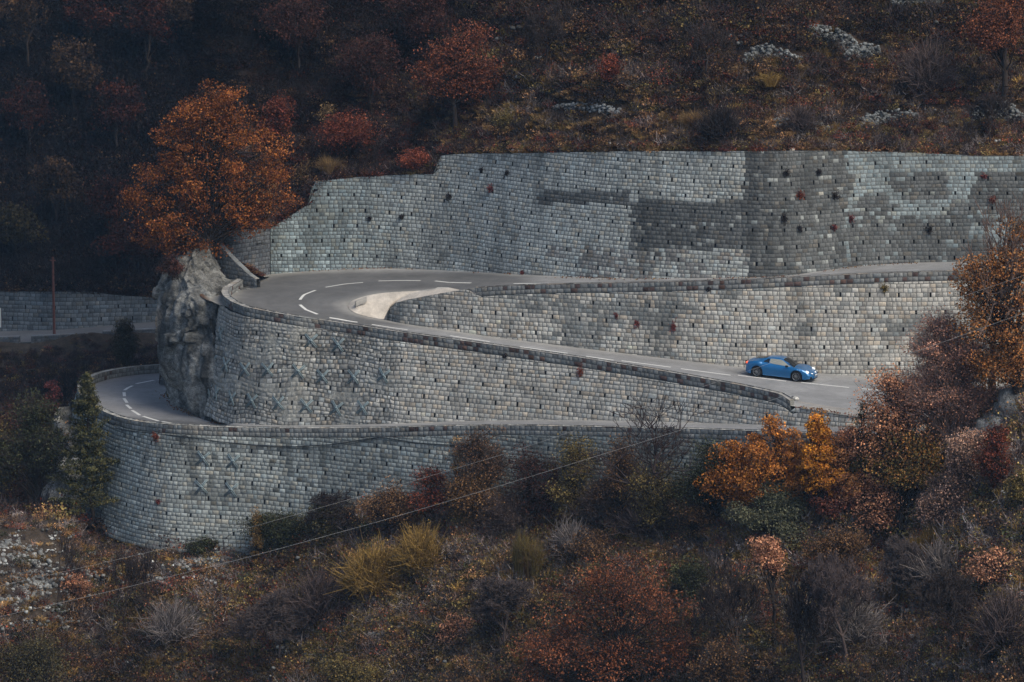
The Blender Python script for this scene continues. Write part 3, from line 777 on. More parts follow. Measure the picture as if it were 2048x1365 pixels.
n1 = fbm(P[..., 0] * .5, P[..., 1] * .5, P[..., 2] * .28, 97)[..., None]; up_ = np.clip((P[..., 2:3] - 1.5) / 3, 0, 1)
C = np.array([.215, .22, .21]) * (1 + .5 * n1); st = np.clip(fbm(P[..., 0:1] * 1.3, P[..., 1:2] * 1.3, P[..., 2:3] * .12, 99) * 2.2 + .1, 0, 1)
C = C * (1 - .6 * st) ; C = C * (1 - .6 * up_) + np.array([.10, .09, .075]) * .6 * up_
tan_ = np.exp(-(((P[..., 1:2] - 16.8) / .9) ** 2 + ((P[..., 2:3] - .1) / 1.1) ** 2)); C = C * (1 - tan_) + np.array([.42, .31, .21]) * tan_
g = Geo(); grid(g, P, C); V, Q, T, _ = g.arrays(); surf.append(('rock', V, Q))
rock = g.obj('rock_outcrop', M_ROCK); tag(rock, 'big pale grey rock outcrop between the lower bend and the hairpin wall', 'rock')
# ledge outside the hairpin parapet and leafy bank behind it
f0 = np.array([p for p in outer_bend if proj(p)[0] < 560 and p[1] > 9.5]); f0 = f0[np.argsort(f0[:, 1])]
bk = resample(np.array([[-19.7, 13.4, 2.45], [-20.3, 16.4, 3.1], [-19.5, 19.5, 4.2], [-17.3, 19.3, 3.6], [-16.2, 18.6, 2.9]]), 40)
A = resample(f0 + [0, 0, .02], 40); t = np.linspace(0, 1, 18)
P = A[:, None] * (1 - t)[None, :, None] + bk[:, None] * t[None, :, None]; hh = np.minimum(np.clip(t * 1.0, 0, 1), 1)
P[..., 2] = A[:, None, 2] + (bk[:, None, 2] - A[:, None, 2]) * (np.clip(t - .45, 0, 1) / .55)[None] + .06 * fbm(P[..., 0], P[..., 1], 0, 12)
C = np.array([.27, .26, .235]) * np.clip(1 - (t - .5) * 3, 0, 1)[None, :, None] + np.array([.09, .05, .03]) * np.clip((t - .5) * 3, 0, 1)[None, :, None] * np.ones((40, 1, 1))
g = Geo(); grid(g, P, C); V, Q, T, _ = g.arrays(); surf.append(('ledge', V, Q)); tag(g.obj('ledge_path', M_GRAVEL, smooth=True), kind='structure')

#==VEG==
# ------------------------------------------------------------------ blue coupe
def build_car():
    pr, pf = cast(roadb, 1514, 754), cast(roadb, 1591, 763.5)
    fx = pf - pr; fx /= np.linalg.norm(fx); up0 = np.array([0, 0, 1.0]); yl = np.cross(up0, fx); yl /= np.linalg.norm(yl); uz = np.cross(fx, yl)
    c = (pr + pf) / 2 + yl * .80
    h = roadb.ray_cast(Vector(c) + Vector((0, 0, 2)), Vector((0, 0, -1)))[0]
    M = Matrix(((fx[0], yl[0], uz[0], c[0]), (fx[1], yl[1], uz[1], c[1]), (fx[2], yl[2], uz[2], (h.z if h else c[2]) + .004), (0, 0, 0, 1)))
    car = empty('sports_car', (0, 0, 0), 'small metallic blue coupe driving down the road with headlights on', 'car')
    car.matrix_world = M
    PA = mat('blue_paint', .28, .5, .35, attr=False, color=(.006, .14, .36), coat=.8, noise=[(3, .94, 1.05)])
    GD = mat('dark_glass', .08, .6, attr=False, color=(.012, .014, .016)); GS = mat('side_glass', .12, .6, attr=False, color=(.30, .31, .27))  # side glass painted pale in place of the background showing through it
    BL = mat('black_plastic', .6, .3, attr=False, color=(.012, .012, .013)); TY = mat('tyre_rubber', .85, .2, attr=False, color=(.015, .015, .016))
    RM = mat('rim_alloy', .4, .5, .6, attr=False, color=(.22, .23, .24)); HL = mat('headlight', .2, .5, attr=False, color=(.8, .8, .75), emit=((1, .93, .8), .5))
    TL = mat('taillight', .3, .5, attr=False, color=(.5, .05, .02), emit=((1, .16, .06), .55)); PL = mat('plate', .5, .3, attr=False, color=(.7, .7, .68))
    X = np.unique(np.round(np.r_[np.linspace(-1.95, 2.18, 60), np.linspace(-1.6, -.82, 22), np.linspace(.82, 1.6, 22)], 3))
    ip = lambda pts: np.interp(X, [p[0] for p in pts], [p[1] for p in pts])
    def sm(a, k=2):
        for _ in range(k): a = np.r_[a[0], .25 * a[:-2] + .5 * a[1:-1] + .25 * a[2:], a[-1]]
        return a
    zt = sm(ip([(-1.95, .84), (-1.85, .93), (-1.6, 1.0), (-1.25, 1.07), (-.8, 1.18), (-.35, 1.245), (0, 1.25), (.2, 1.225), (.4, 1.16), (.75, .98), (1.03, .845), (1.4, .79), (1.75, .68), (2.0, .55), (2.12, .46), (2.18, .40)]), 3)
    zs = sm(ip([(-1.95, .78), (-1.8, .86), (-1.5, .93), (-1.15, .94), (-.7, .88), (-.2, .82), (.4, .79), (.9, .80), (1.2, .805), (1.5, .77), (1.8, .66), (2.0, .54), (2.12, .44), (2.18, .37)]), 3)
    hw = sm(ip([(-1.95, .66), (-1.85, .76), (-1.6, .86), (-1.2, .90), (-.7, .87), (0, .845), (.6, .855), (1.2, .89), (1.6, .855), (1.9, .74), (2.05, .60), (2.14, .45), (2.18, .34)]), 2)
    gh = np.clip(np.minimum((X + 1.75) / .5, (1.10 - X) / .25), 0, 1)      # greenhouse
    yr = hw * .62 * (1 - gh) + .52 * gh; yg = hw * .84 * (1 - gh) + .72 * gh
    zl = np.full_like(X, .17) + np.clip((np.abs(X) - 1.7) / .4, 0, 1) * .07
    arch = np.zeros_like(X)
    for xw in (-1.21, 1.21): arch = np.maximum(arch, np.sqrt(np.clip(.36 ** 2 - (X - xw) ** 2, 0, None)) + np.where(abs(X - xw) < .36, .32, 0))
    z0 = np.maximum(zl, arch)
    cols = [(hw * .95, z0), (hw * .99, np.maximum(z0 + .01, .34)), (hw * 1.0, np.maximum(z0 + .02, .52)), (hw * .985, np.maximum(z0 + .03, zs - .10)), (hw * .93, np.maximum(z0 + .035, zs - .01)),
            (yg, zs + .02 * gh), (yr, zs + (zt - .055 - zs) * (.4 + .6 * gh)), (yr * .72, zt - .018), (yr * .35, zt - .004), (yr * 0, zt)]
    half = np.stack([np.stack([X, y, z], 1) for y, z in cols], 1)                 # n,10,3
    mir = half[:, ::-1][:, 1:] * [1, -1, 1]; B = np.concatenate([half, mir], 1)
    g = Geo(); grid(g, B)
    for k, f in ((0, 1), (-1, 0)):                                                # nose and tail closing faces
        ring = B[k]; cc = np.array([ring[0, 0], 0, .36]); n = len(ring)
        V = np.concatenate([ring, [cc]]); T = [[i, i + 1, n] for i in range(n - 1)] + [[n - 1, 0, n]]
        g.add(V, None, [t[::-1] for t in T] if f else T)
    g.obj('body', PA, car, smooth=True)
    def strip(nm, mt, i0, i1, fa, n=14, off=.008, par=car):
        """sheet over the body: fa(x)->list of (y,z) across"""
        xs_ = np.linspace(i0, i1, n); rows = []
        for x in xs_:
            a = [(float(np.interp(x, X, half[:, j, 1])), float(np.interp(x, X, half[:, j, 2]))) for j in range(10)]
            rows.append([(x, y, z) for y, z in fa(x, a)])
        P = np.array(rows); e1 = np.gradient(P, axis=0); e2 = np.gradient(P, axis=1); N = np.cross(e1, e2); N /= np.linalg.norm(N, axis=2, keepdims=True) + 1e-9
        c_ = np.array([0, 0, .5]); N *= np.sign(((P - c_) * N).sum(2, keepdims=True))
        g = Geo(); grid(g, P + N * off); return g.obj(nm, mt, par, smooth=True)
    lerp = lambda p, q, t: (p[0] + (q[0] - p[0]) * t, p[1] + (q[1] - p[1]) * t)
    def top(ymax):
        def f(x, a):
            o = []
            for t in np.linspace(-1, 1, 13):
                y = abs(t) * ymax(x); ys_ = [q[0] for q in a][::-1]; zs_ = [q[1] for q in a][::-1]
                o.append((t * ymax(x), float(np.interp(y, ys_, zs_))))
            return o
        return f
    strip('windscreen', GD, .28, 1.0, top(lambda x: .50 + .14 * (x - .28) / .72))
    strip('rear_window', GD, -1.5, -.72, top(lambda x: .46 - .12 * abs(x + .8) / .7))
    for sg in (1, -1):
        def sidew(lo_, hi_):
            return lambda x, a: [((lerp(a[5], a[6], t)[0]) * sg, lerp(a[5], a[6], t)[1]) for t in np.linspace(lo_, hi_(x), 6)]
        tpf = lambda x: .10 + .80 * min(1, max(0, (.92 - x) / .62)) * min(1, max(.05, (x + .95) / .3))
        strip('side_window', GS, -.50, .78, sidew(.10, tpf), 14, .006)
        strip('quarter_window', GD, -.86, -.53, sidew(.10, tpf), 6, .006)
        # door seam as a thin inset line, mirror, lamps
        m_ = Geo(); box(m_, (.62, sg * .93, .87), (.14, .16, .10)); m_.obj('wing_mirror', BL, car)
        def lamp(nm, x, y, z, r, mt, n=12, sx=.12):
            t = np.linspace(0, 2 * pi, n, endpoint=False); rows = [[(x, y, z)] * n]
            g = Geo(); rr = [0, .55, .9, 1.0]; xx = [sx, sx * .85, sx * .4, -.05]
            P = np.array([[(x + xx[k], y + rr[k] * r * cos(a), z + rr[k] * r * sin(a)) for a in t] + [(x + xx[k], y + rr[k] * r, z)] for k in range(4)]); grid(g, P)
            return g.obj(nm, mt, car, smooth=True)
        lamp('headlight', 1.80, sg * .66, .60, .095, HL); lamp('fog_lamp', 2.02, sg * .34, .49, .04, HL, 10, .08)
        tl = Geo(); box(tl, (-1.90, sg * .60, .78), (.10, .24, .10)); tl.obj('taillight', TL, car)
        inl = Geo(); box(inl, (2.04, sg * .50, .30), (.10, .22, .12)); inl.obj('air_intake', BL, car)
        for xw in (1.21, -1.21):
            wh = bpy.data.objects.new('wheel', None); wh.empty_display_size = .2; COL.objects.link(wh); wh.parent = car; wh.location = (xw, sg * .79, .32)
            t = np.linspace(0, 2 * pi, 41); prof = [(.225, -.10), (.30, -.105), (.32, -.085), (.322, .085), (.30, .105), (.225, .10)]
            g = Geo(); P = np.array([[(r * cos(a), y, r * sin(a)) for a in t] for r, y in prof]); grid(g, P); g.obj('tyre', TY, wh, smooth=True)
            g = Geo(); P = np.array([[(r * cos(a), y * sg, r * sin(a)) for a in t] for r, y in [(.228, .10), (.205, .108), (.20, .06), (.10, .03), (.01, .03)]])
            grid(g, P[:3]); 
            for k in range(10):
                a = k * 2 * pi / 10; box(g, (.115 * cos(a), .082 * sg, .115 * sin(a)), (.19, .02, .026), M=np.array([[cos(a), 0, -sin(a)], [0, 1, 0], [sin(a), 0, cos(a)]]))
            box(g, (0, .085 * sg, 0), (.08, .03, .08)); g.obj('rim', RM, wh)
            g = Geo(); P = np.array([[(r * cos(a), y * sg, r * sin(a)) for a in t] for r, y in [(.215, .04), (.01, .04)]]); grid(g, P); g.obj('brake_disc', BL, wh)
    g = Geo(); box(g, (-.02, 0, .21), (3.5, 1.5, .12)); box(g, (1.21, 0, .36), (.7, 1.28, .3)); box(g, (-1.21, 0, .36), (.7, 1.28, .3)); g.obj('underbody', BL, car)
    g = Geo(); box(g, (2.12, 0, .27), (.10, .60, .10)); g.obj('grille', BL, car)
    g = Geo(); box(g, (2.19, 0, .40), (.02, .42, .09)); g.obj('number_plate', PL, car)
    g = Geo(); box(g, (2.08, 0, .18), (.16, 1.0, .03)); g.obj('front_splitter', BL, car); g = Geo(); box(g, (-1.92, 0, .26), (.08, 1.1, .16)); g.obj('rear_diffuser', BL, car)
    return car
build_car()

# ------------------------------------------------------------------ steel crosses that tie the walls
BV = {n: BVHTree.FromPolygons([Vector(v) for v in V.tolist()], [list(map(int, q)) for q in Q]) for n, V, Q in surf}
def hit(u, v, names):
    d = Vector(ray(u, v)).normalized(); best = None
    for n in names:
        h = BV[n].ray_cast(Vector(CAMP), d)
        if h[0] is not None and (best is None or h[3] < best[3]): best = h
    return best
def cross_proto():
    e = empty('wall_anchor', (0, 0, 0))
    for s in (1, -1):
        g = Geo(); a = s * radians(47); M = np.array([[cos(a), 0, -sin(a)], [0, 1, 0], [sin(a), 0, cos(a)]])
        for o in (-.043, .043):
            box(g, M @ np.array([0, .035 + (.03 if s > 0 else 0), o]), (1.10, .05, .06), M=M)
        g.obj('steel_bar', M_STEEL, e)
    g = Geo(); box(g, (0, .10, 0), (.10, .02, .10)); g.obj('plate', M_STEEL, e)
    g = Geo(); th = np.linspace(0, 2 * pi, 9); grid(g, np.array([[(.045 * cos(t), y, .045 * sin(t)) for t in th] for y in (.10, .13)] + [[(0, .13, 0)] * 9])); g.obj('bolt', M_STEEL, e)
    return e
def copy_tree(o, parent=None):
    c = o.copy(); COL.objects.link(c)
    if parent: c.parent = parent; c.matrix_parent_inverse = o.matrix_parent_inverse.copy()
    for ch in o.children: copy_tree(ch, c)
    return c
rows_ = [('top row of the curved wall', 'w3', [(429, 646), (443, 669), (622.5, 682), (677, 690)]),
         ('middle row of the curved wall', 'w3', [(416, 718), (428, 723), (453, 730), (491, 739), (536, 740), (597, 743), (646, 753.5), (708, 754), (768, 751.5)]),
         ('bottom row of the curved wall', 'w3', [(420, 780), (434.5, 787), (465, 797), (505, 802), (557.6, 807), (613, 812), (674, 817), (726, 816)]),
         ('upper pair on the lowest wall', 'w4', [(407, 917), (467, 923)]), ('lower pair on the lowest wall', 'w4', [(403, 974), (463, 980)])]
ords = ['leftmost', 'second', 'third', 'fourth', 'fifth', 'sixth', 'seventh', 'eighth', 'ninth']
cp = cross_proto(); first = True; ra = random.Random(3)
for desc, wn, pts in rows_:
    for i, (u, v) in enumerate(pts):
        h = hit(u, v, [wn])
        if h is None: continue
        e = cp if first else copy_tree(cp); first = False
        n = np.array(h[1]); n = n if n @ (CAMP - np.array(h[0])) > 0 else -n
        x = np.cross(n, [0, 0, 1.0]); x /= np.linalg.norm(x); z = np.cross(x, n)
        a = ra.uniform(-.12, .12); x, z = x * cos(a) + z * sin(a), z * cos(a) - x * sin(a)
        p = np.array(h[0]) + n * .02
        e.matrix_world = Matrix(((x[0], n[0], z[0], p[0]), (x[1], n[1], z[1], p[1]), (x[2], n[2], z[2], p[2]), (0, 0, 0, 1)))
        word = ('left' if i == 0 else 'right') if len(pts) == 2 else (ords[i] + (' from the left' if i else ''))
        tag(e, 'crossed steel bars, %s in the %s' % (word, desc), 'wall anchor', 'steel crosses bolted to the walls')

# ------------------------------------------------------------------ vegetation builders
def pick(pal, n, rng, var=.18):
    pal = np.array(pal, float); c = pal[rng.integers(0, len(pal), n)] * rng.normal(1, var, (n, 1)).clip(.4, 1.8)
    return c
PAL = dict(
    orange=[(.22, .066, .017), (.30, .10, .022), (.14, .042, .016), (.23, .09, .024)], amber=[(.50, .20, .03), (.44, .16, .03), (.36, .12, .03)],
    russet=[(.17, .042, .022), (.13, .035, .022), (.21, .06, .028)], darkrus=[(.06, .022, .016), (.085, .03, .02), (.045, .02, .016)],
    coral=[(.52, .24, .13), (.44, .20, .12), (.56, .29, .16)], pink=[(.50, .30, .21), (.54, .31, .20), (.40, .26, .20)],
    brown=[(.19, .10, .045), (.14, .075, .04), (.25, .135, .055)], olive=[(.15, .11, .035), (.11, .088, .03), (.19, .135, .045)],
    green=[(.045, .05, .022), (.035, .042, .02), (.06, .06, .028)], greygreen=[(.16, .16, .095), (.13, .135, .08), (.19, .18, .10)],
    pine=[(.075, .075, .03), (.05, .055, .025), (.11, .095, .038)], gold=[(.25, .155, .042), (.20, .13, .038), (.30, .19, .055)],
    bare=[(.10, .072, .064), (.075, .055, .052)], grey=[(.20, .17, .155), (.15, .13, .125)], grass=[(.26, .16, .06), (.20, .125, .05), (.32, .21, .10)],
    red=[(.20, .055, .05), (.15, .045, .04)], dark=[(.035, .026, .024), (.028, .022, .022)], twigbrown=[(.13, .09, .07), (.10, .07, .06)])
def limb(p0, p1, r0, r1, bend, rng, n=5):
    t = np.linspace(0, 1, n + 1)[:, None]; p0, p1 = np.array(p0, float), np.array(p1, float)
    mid = (p0 + p1) / 2 + bend
    P = (1 - t) ** 2 * p0 + 2 * t * (1 - t) * mid + t ** 2 * p1; L = np.linalg.norm(p1 - p0)
    P[1:-1] += rng.normal(size=(n - 1, 3)) * L * .018
    Rr = r0 + (r1 - r0) * t[:, 0]
    return P[:-1], P[1:], Rr[:-1], Rr[1:], P
def leafy(H, W, pal, nleaf, ls=.15, lo=.25, seed=0, lean=(0, 0), trunk=.035, barecol=(.045, .035, .03), nl=None, twigs=1.0, shape='round', depth=.8, lumpr=.11, blobs=None):
    nleaf = int(nleaf * 1.75); ls = ls * .72
    rng = np.random.default_rng(seed); tg, lg = Geo(), Geo(); bc = np.array(barecol)
    K = nl or max(14, int(nleaf / 55)); ctr = np.array([lean[0], lean[1], (lo + 1) / 2 * H])
    rad = np.array([W / 2, W / 2 * depth, (1 - lo) / 2 * H])
    d = rng.normal(size=(K * 3, 3)); d /= np.linalg.norm(d, axis=1, keepdims=True); r = rng.random((K * 3, 1)) ** .42
    q = d * r
    lump = fbm(d[:, 0] * 1.6 + seed, d[:, 1] * 1.6, d[:, 2] * 1.6, seed, 2)
    q *= (.84 + .22 * lump)[:, None]
    if shape == 'cone': q[:, :2] *= (1.0 - .75 * np.clip((q[:, 2:3] + 1) / 2, 0, 1)) * 1.25
    if shape == 'oval': q[:, :2] *= (1.05 - .45 * np.clip(q[:, 2:3], 0, 1))
    q = q[:K]
    if blobs is None:                                          # uneven crown: several overlapping boughs inside the outline
        nb = 8; bd = rng.normal(size=(nb, 3)); bd /= np.linalg.norm(bd, axis=1, keepdims=True); bc_ = bd * rng.uniform(.35, .72, (nb, 1)); bc_[0] = (0, 0, .55); bc_[1] = 0
        if shape == 'cone': bc_[:, :2] *= (1 - .7 * np.clip((bc_[:, 2:3] + 1) / 2, 0, 1))
        br = rng.uniform(.30, .50, (nb, 1)) * np.array([1, 1, .85]); br[1] = .55
        if shape == 'cone': br[:, :2] *= (1.1 - .6 * np.clip((bc_[:, 2:3] + 1) / 2, 0, 1))
        w_ = br.prod(1) ** .7; j = rng.choice(nb, K, p=w_ / w_.sum()); C = ctr + (bc_[j] + d[:K] * r[:K] * br[j]) * rad; C[:, 2] = np.maximum(C[:, 2], lo * H + .1)
    else:
        bb = np.array(blobs); w_ = bb[:, 2] * bb[:, 3]; j = rng.choice(len(bb), K, p=w_ / w_.sum()); dep_ = np.sqrt(bb[:, 2] * bb[:, 3]) * .9
        C = np.stack([bb[j, 0], rng.normal(size=K) * .2 * dep_[j], bb[j, 1]], 1) + d[:K] * r[:K] * np.stack([bb[j, 2], dep_[j], bb[j, 3]], 1)
    fork = np.array([lean[0] * .5, lean[1] * .5, H * (lo + .18)]); r0 = trunk * H * .5
    a = limb((0, 0, -.3), fork, r0, r0 * .7, rng.normal(size=3) * H * .03 * np.array([1, 1, 0]), rng, 6); tubes(tg, *a[:4], bc, 6)
    top = ctr + np.array([0, 0, rad[2] * .55]); b = limb(fork, top, r0 * .65, r0 * .15, rng.normal(size=3) * H * .05, rng, 6); tubes(tg, *b[:4], bc, 5)
    spine = np.concatenate([a[4][3:], b[4]])
    for c in C:
        s = spine[spine[:, 2] < c[2] - .02 * H]; s = s if len(s) else spine[:1]
        s0 = s[rng.integers(max(0, len(s) - 5), len(s))]
        L = np.linalg.norm(c - s0); x = limb(s0, c, r0 * .25 * min(1, L / (W * .4)) + .012, .008, np.array([0, 0, L * .12]) + rng.normal(size=3) * L * .08, rng, 4)
        tubes(tg, *x[:4], bc, 4)
        m = int(5 * twigs)
        if m:
            e = c + rng.normal(size=(m, 3)) * np.array([1, 1, .8]) * W * lumpr; tubes(tg, np.repeat(c[None], m, 0) - rng.random((m, 1)) * (c - x[4][-2]), e, .010, .004, bc * 1.3, 3)
    lr = W * lumpr * rng.uniform(.5, 1.35, K); per = nleaf // K; idx = np.repeat(np.arange(K), per)
    off = rng.normal(size=(len(idx), 3)); off /= np.maximum(1, np.linalg.norm(off, axis=1, keepdims=True) / 1.6)
    Pp = C[idx] + off * (lr[idx])[:, None] * np.array([1, 1, .62])
    Pp[:, 2] = np.maximum(Pp[:, 2], .05)
    cl = pick(pal, len(idx), rng, .13) * np.exp(rng.normal(0, .33, (K, 1))).clip(.45, 1.9)[idx]
    leaves(lg, Pp, ls, cl, rng)
    return tg, lg
def bare(H, W, seed=0, col=(.06, .045, .04), levels=5, lean=(0, 0), stems=1, kids=3, spread=.55, up=.25, rad=.02, sxmax=2.0):
    rng = np.random.default_rng(seed); g = Geo(); S = []
    def rec(p, d, L, r, lv):
        q = p; nseg = 3 if lv < levels else 2
        for i in range(nseg):
            d = d + rng.normal(size=3) * .13 + np.array([0, 0, up * .25]); d /= np.linalg.norm(d); e = q + d * L / nseg
            ra_, rb_ = r * (1 - i * .22), r * (1 - (i + 1) * .22); S.append((q, e, max(ra_, .018), max(rb_, .012))); 
            if lv > 0 and i > 0 and rng.random() < .75:
                a = d + rng.normal(size=3) * spread; a[2] += up * .4; rec(e, a / np.linalg.norm(a), L * rng.uniform(.55, .75), r * .5, lv - 1)
            q = e
        if lv > 0:
            for _ in range(kids):
                a = d + rng.normal(size=3) * spread; a[2] += up * .4; rec(q, a / np.linalg.norm(a), L * rng.uniform(.6, .85), r * .55, lv - 1)
    for k in range(stems):
        d = np.array([lean[0] + rng.normal() * .18 * (stems > 1) * 1.6, lean[1] + rng.normal() * .15 * (stems > 1), 1.0]); d /= np.linalg.norm(d)
        rec(np.array([rng.normal() * .1 * (stems > 1), rng.normal() * .1 * (stems > 1), -.1]), d, H * .36, H * rad, levels)
    a = np.array([s[0] for s in S]); b = np.array([s[1] for s in S]); mx = b[:, 2].max(); sc = H / mx
    wx = max(1e-3, np.ptp(np.r_[a, b][:, 0])); sx = W / wx
    sc3 = np.array([min(max(sx, .5), sxmax), min(max(sx, .5), sxmax) * .8, sc]); a = a * sc3; b = b * sc3
    tubes(g, a, b, np.array([s[2] for s in S]), np.array([s[3] for s in S]), np.array(col), 4)
    return g, b
def strands(H, W, n, pal, seed=0, wdt=.02, arch=.35, upright=.6, g=None, off=(0, 0, 0)):
    """upright thin shoots (broom, grass): each a bent narrow blade"""
    rng = np.random.default_rng(seed); g = g or Geo()
    th = rng.uniform(0, 2 * pi, n); rr = np.sqrt(rng.random(n)) ; L = H * rng.uniform(.55, 1.05, n)
    base = np.stack([cos_(th) * rr * W * .18, sin_(th) * rr * W * .18, -.03 * np.ones(n)], 1) + off
    outw = np.stack([cos_(th), sin_(th), 0 * th], 1) * (rr * W * (1 - upright * .3) * .42)[:, None]
    mid = base + outw * .45 + np.array([0, 0, 1]) * (L * .55)[:, None]; tip = base + outw + np.array([0, 0, 1]) * (L * (1 - arch * rr))[:, None] + rng.normal(size=(n, 3)) * .06 * H
    sd_ = rng.normal(size=(n, 3)); sd_ /= np.linalg.norm(sd_, axis=1, keepdims=True); sd_ *= wdt / 2
    V = np.stack([base - sd_, base + sd_, mid + sd_ * 1.1, mid - sd_ * 1.1, tip], 1).reshape(-1, 3)
    k = np.arange(n)[:, None] * 5
    g.add(V, k + np.array([[0, 1, 2, 3]]), k + np.array([[3, 2, 4]]), np.repeat(pick(pal, n, rng, .2), 5, 0)); return g
cos_, sin_ = np.cos, np.sin
def twigball(H, W, n, pal, seed=0, leaf=None, nleaf=0, ls=.11):
    rng = np.random.default_rng(seed); g = Geo(); P0, P1, R0, R1 = [], [], [], []
    for i in range(n):
        th = rng.uniform(0, 2 * pi); el = rng.uniform(.35, 1.45); d = np.array([cos(th) * cos(el) * W / 2, sin(th) * cos(el) * W / 2, sin(el) * H]) * rng.uniform(.7, 1.05)
        m = d * .5 + rng.normal(size=3) * .12 * H; P0 += [np.zeros(3), m]; P1 += [m, d]; R0 += [.03, .02]; R1 += [.02, .010]
        for _ in range(4):
            s = m + (d - m) * rng.random(); e = s + (d / np.linalg.norm(d) + rng.normal(size=3) * .6) * H * rng.uniform(.12, .3); e[2] = max(e[2], .02); P0.append(s); P1.append(e); R0.append(.018); R1.append(.009)
    tubes(g, P0, P1, np.array(R0), np.array(R1), pick(pal, len(P0), rng, .5), 3)
    if nleaf:
        E = np.array(P1)[rng.integers(0, len(P1), nleaf)] + rng.normal(size=(nleaf, 3)) * .05 * H; E[:, 2] = np.maximum(E[:, 2], .03)
        leaves(g, E, ls, pick(leaf, nleaf, rng, .22), rng)
    return g
def pine(H, W, pal, seed=0):
    rng = np.random.default_rng(seed); tg, lg = Geo(), Geo(); bc = np.array([.05, .038, .03])
    a = limb((0, 0, -.3), (0.1, 0, H * .98), .14, .02, np.array([.15, 0, 0]), rng, 10); tubes(tg, *a[:4], bc, 6)
    z = .14 * H
    while z < H * .985:
        f = 1 - z / H; k = rng.integers(4, 7); a0 = rng.uniform(0, 6.28)
        for i in range(k):
            th = a0 + i * 2 * pi / k + rng.normal() * .25; L = W / 2 * (f ** .85) * rng.uniform(.45, 1.35) + .10
            c = np.array([.1 * z / H, 0, z]); e = c + np.array([cos(th) * L, sin(th) * L, L * rng.uniform(-.05, .3) + .05])
            x = limb(c, e, .03 * (f + .3), .008, np.array([0, 0, -L * .12]), rng, 4); tubes(tg, *x[:4], bc, 3)
            pts = x[4]; n = int(42 * L) + 10; t = rng.random(n) ** .6
            q = np.stack([np.interp(t, np.linspace(0, 1, len(pts)), pts[:, j]) for j in range(3)], 1)
            side = np.array([-sin(th), cos(th), 0]); q += side * (rng.normal(size=(n, 1)) * .30 * L * (1.1 - t)[:, None]) + rng.normal(size=(n, 3)) * .06
            cl = pick(pal, n, rng, .22) * (.8 + .4 * rng.random())
            leaves(lg, q, .20, cl, rng, aspect=.3); leaves(lg, q + rng.normal(size=(n, 3)) * .06, .20, cl, rng, aspect=.3)
        z += rng.uniform(.2, .42) * (.6 + f * .6)
    return tg, lg
GROUND = ['hillside', 'slope', 'slope_back', 'gully', 'rock', 'ledge']
def place_px(u, v):
    h = hit(u, v, GROUND + ['w4'])
    if h is None: return None, 30
    p = np.array(h[0]); hw_ = hit(u, v, ['w4'])
    if hw_ is not None and abs(hw_[3] - h[3]) < 1e-4:          # the foot is in front of the wall: stand it on the slope below
        q = Vector((p[0], p[1] - 1.3, 30.0)); d = BV['slope'].ray_cast(q, Vector((0, 0, -1)))[0]
        p = np.array(d) if d is not None else p - np.array([0, 1.3, 0])
    return p, FPX / ((p - CAMP) @ FW)
def tree(name, u, vb, vt, wpx, pal, label, cat='tree', nleaf=4000, lo=.25, seed=1, cu=None, grp=None, pos=None, pxb=None, **k):
    p, sc = place_px(u, vb) if pos is None else (np.array(pos), FPX / ((np.array(pos) - CAMP) @ FW))
    if p is None: print('NO GROUND', label); return
    H = (proj(p)[1] - vt) / sc; W = wpx / sc; lean = ((cu - u) / sc if cu else 0, 0)
    e = empty(name, p, label, cat, grp); pu, pv = proj(p)
    if pxb: k['blobs'] = [((a - pu) / sc, (pv - b) / sc, c / sc, d / sc) for a, b, c, d in pxb]
    tg, lg = leafy(H, W, PAL[pal] if isinstance(pal, str) else pal, nleaf, lo=lo, seed=seed, lean=lean, **k)
    tg.obj('trunk', M_BARK, e); lg.obj('crown', M_LEAF, e); return e
def single(name, g, p, label, cat, grp=None, m=None):
    o = g.obj(name, m or M_LEAF); o.location = tuple(p); return tag(o, label, cat, grp)
def shrub(u, vb, vt, wpx, kind, label, seed=1, pal='bare', leaf='brown', n=None, nleaf=0, name='shrub', cat='shrub', grp=None, ls=.12):
    p, sc = place_px(u, vb)
    if p is None: print('NO GROUND', label); return
    H = (proj(p)[1] - vt) / sc; W = wpx / sc
    if kind == 'broom':
        g = Geo(); rs = np.random.default_rng(seed)
        for q in range(5): strands(H * rs.uniform(.6, 1.05), W * rs.uniform(.4, .7), (n or 900) // 4, PAL[pal], seed + 20 + q, .024, off=(rs.normal() * W * .2, rs.normal() * W * .12, 0), g=g)
        strands(H, W * .8, (n or 900) // 4, PAL[pal], seed, .022, g=g); strands(H * .75, W * .8, (n or 900) // 3, PAL['brown'], seed + 5, .022, g=g)
    elif kind == 'twig': g = twigball(H, W, n or 90, PAL[pal], seed, PAL[leaf], nleaf, ls)
    else:
        tg, g = leafy(H, W, PAL[leaf], nleaf or 1500, ls=ls, lo=.02, seed=seed, trunk=.02, lumpr=.13); V, Q, T, C = tg.arrays(); g.add(V, Q, T, C)
    return single(name, g, p, label, cat, grp)
def bare_tree(u, vb, vt, wpx, label, seed=1, col=(.05, .038, .034), grp=None, **k):
    p, sc = place_px(u, vb)
    if p is None: print('NO GROUND', label); return
    g, tips = bare((vb - vt) / sc, wpx / sc, seed, col, **k); return single('bare_tree', g, p, label, 'bare tree', grp, M_BARK)

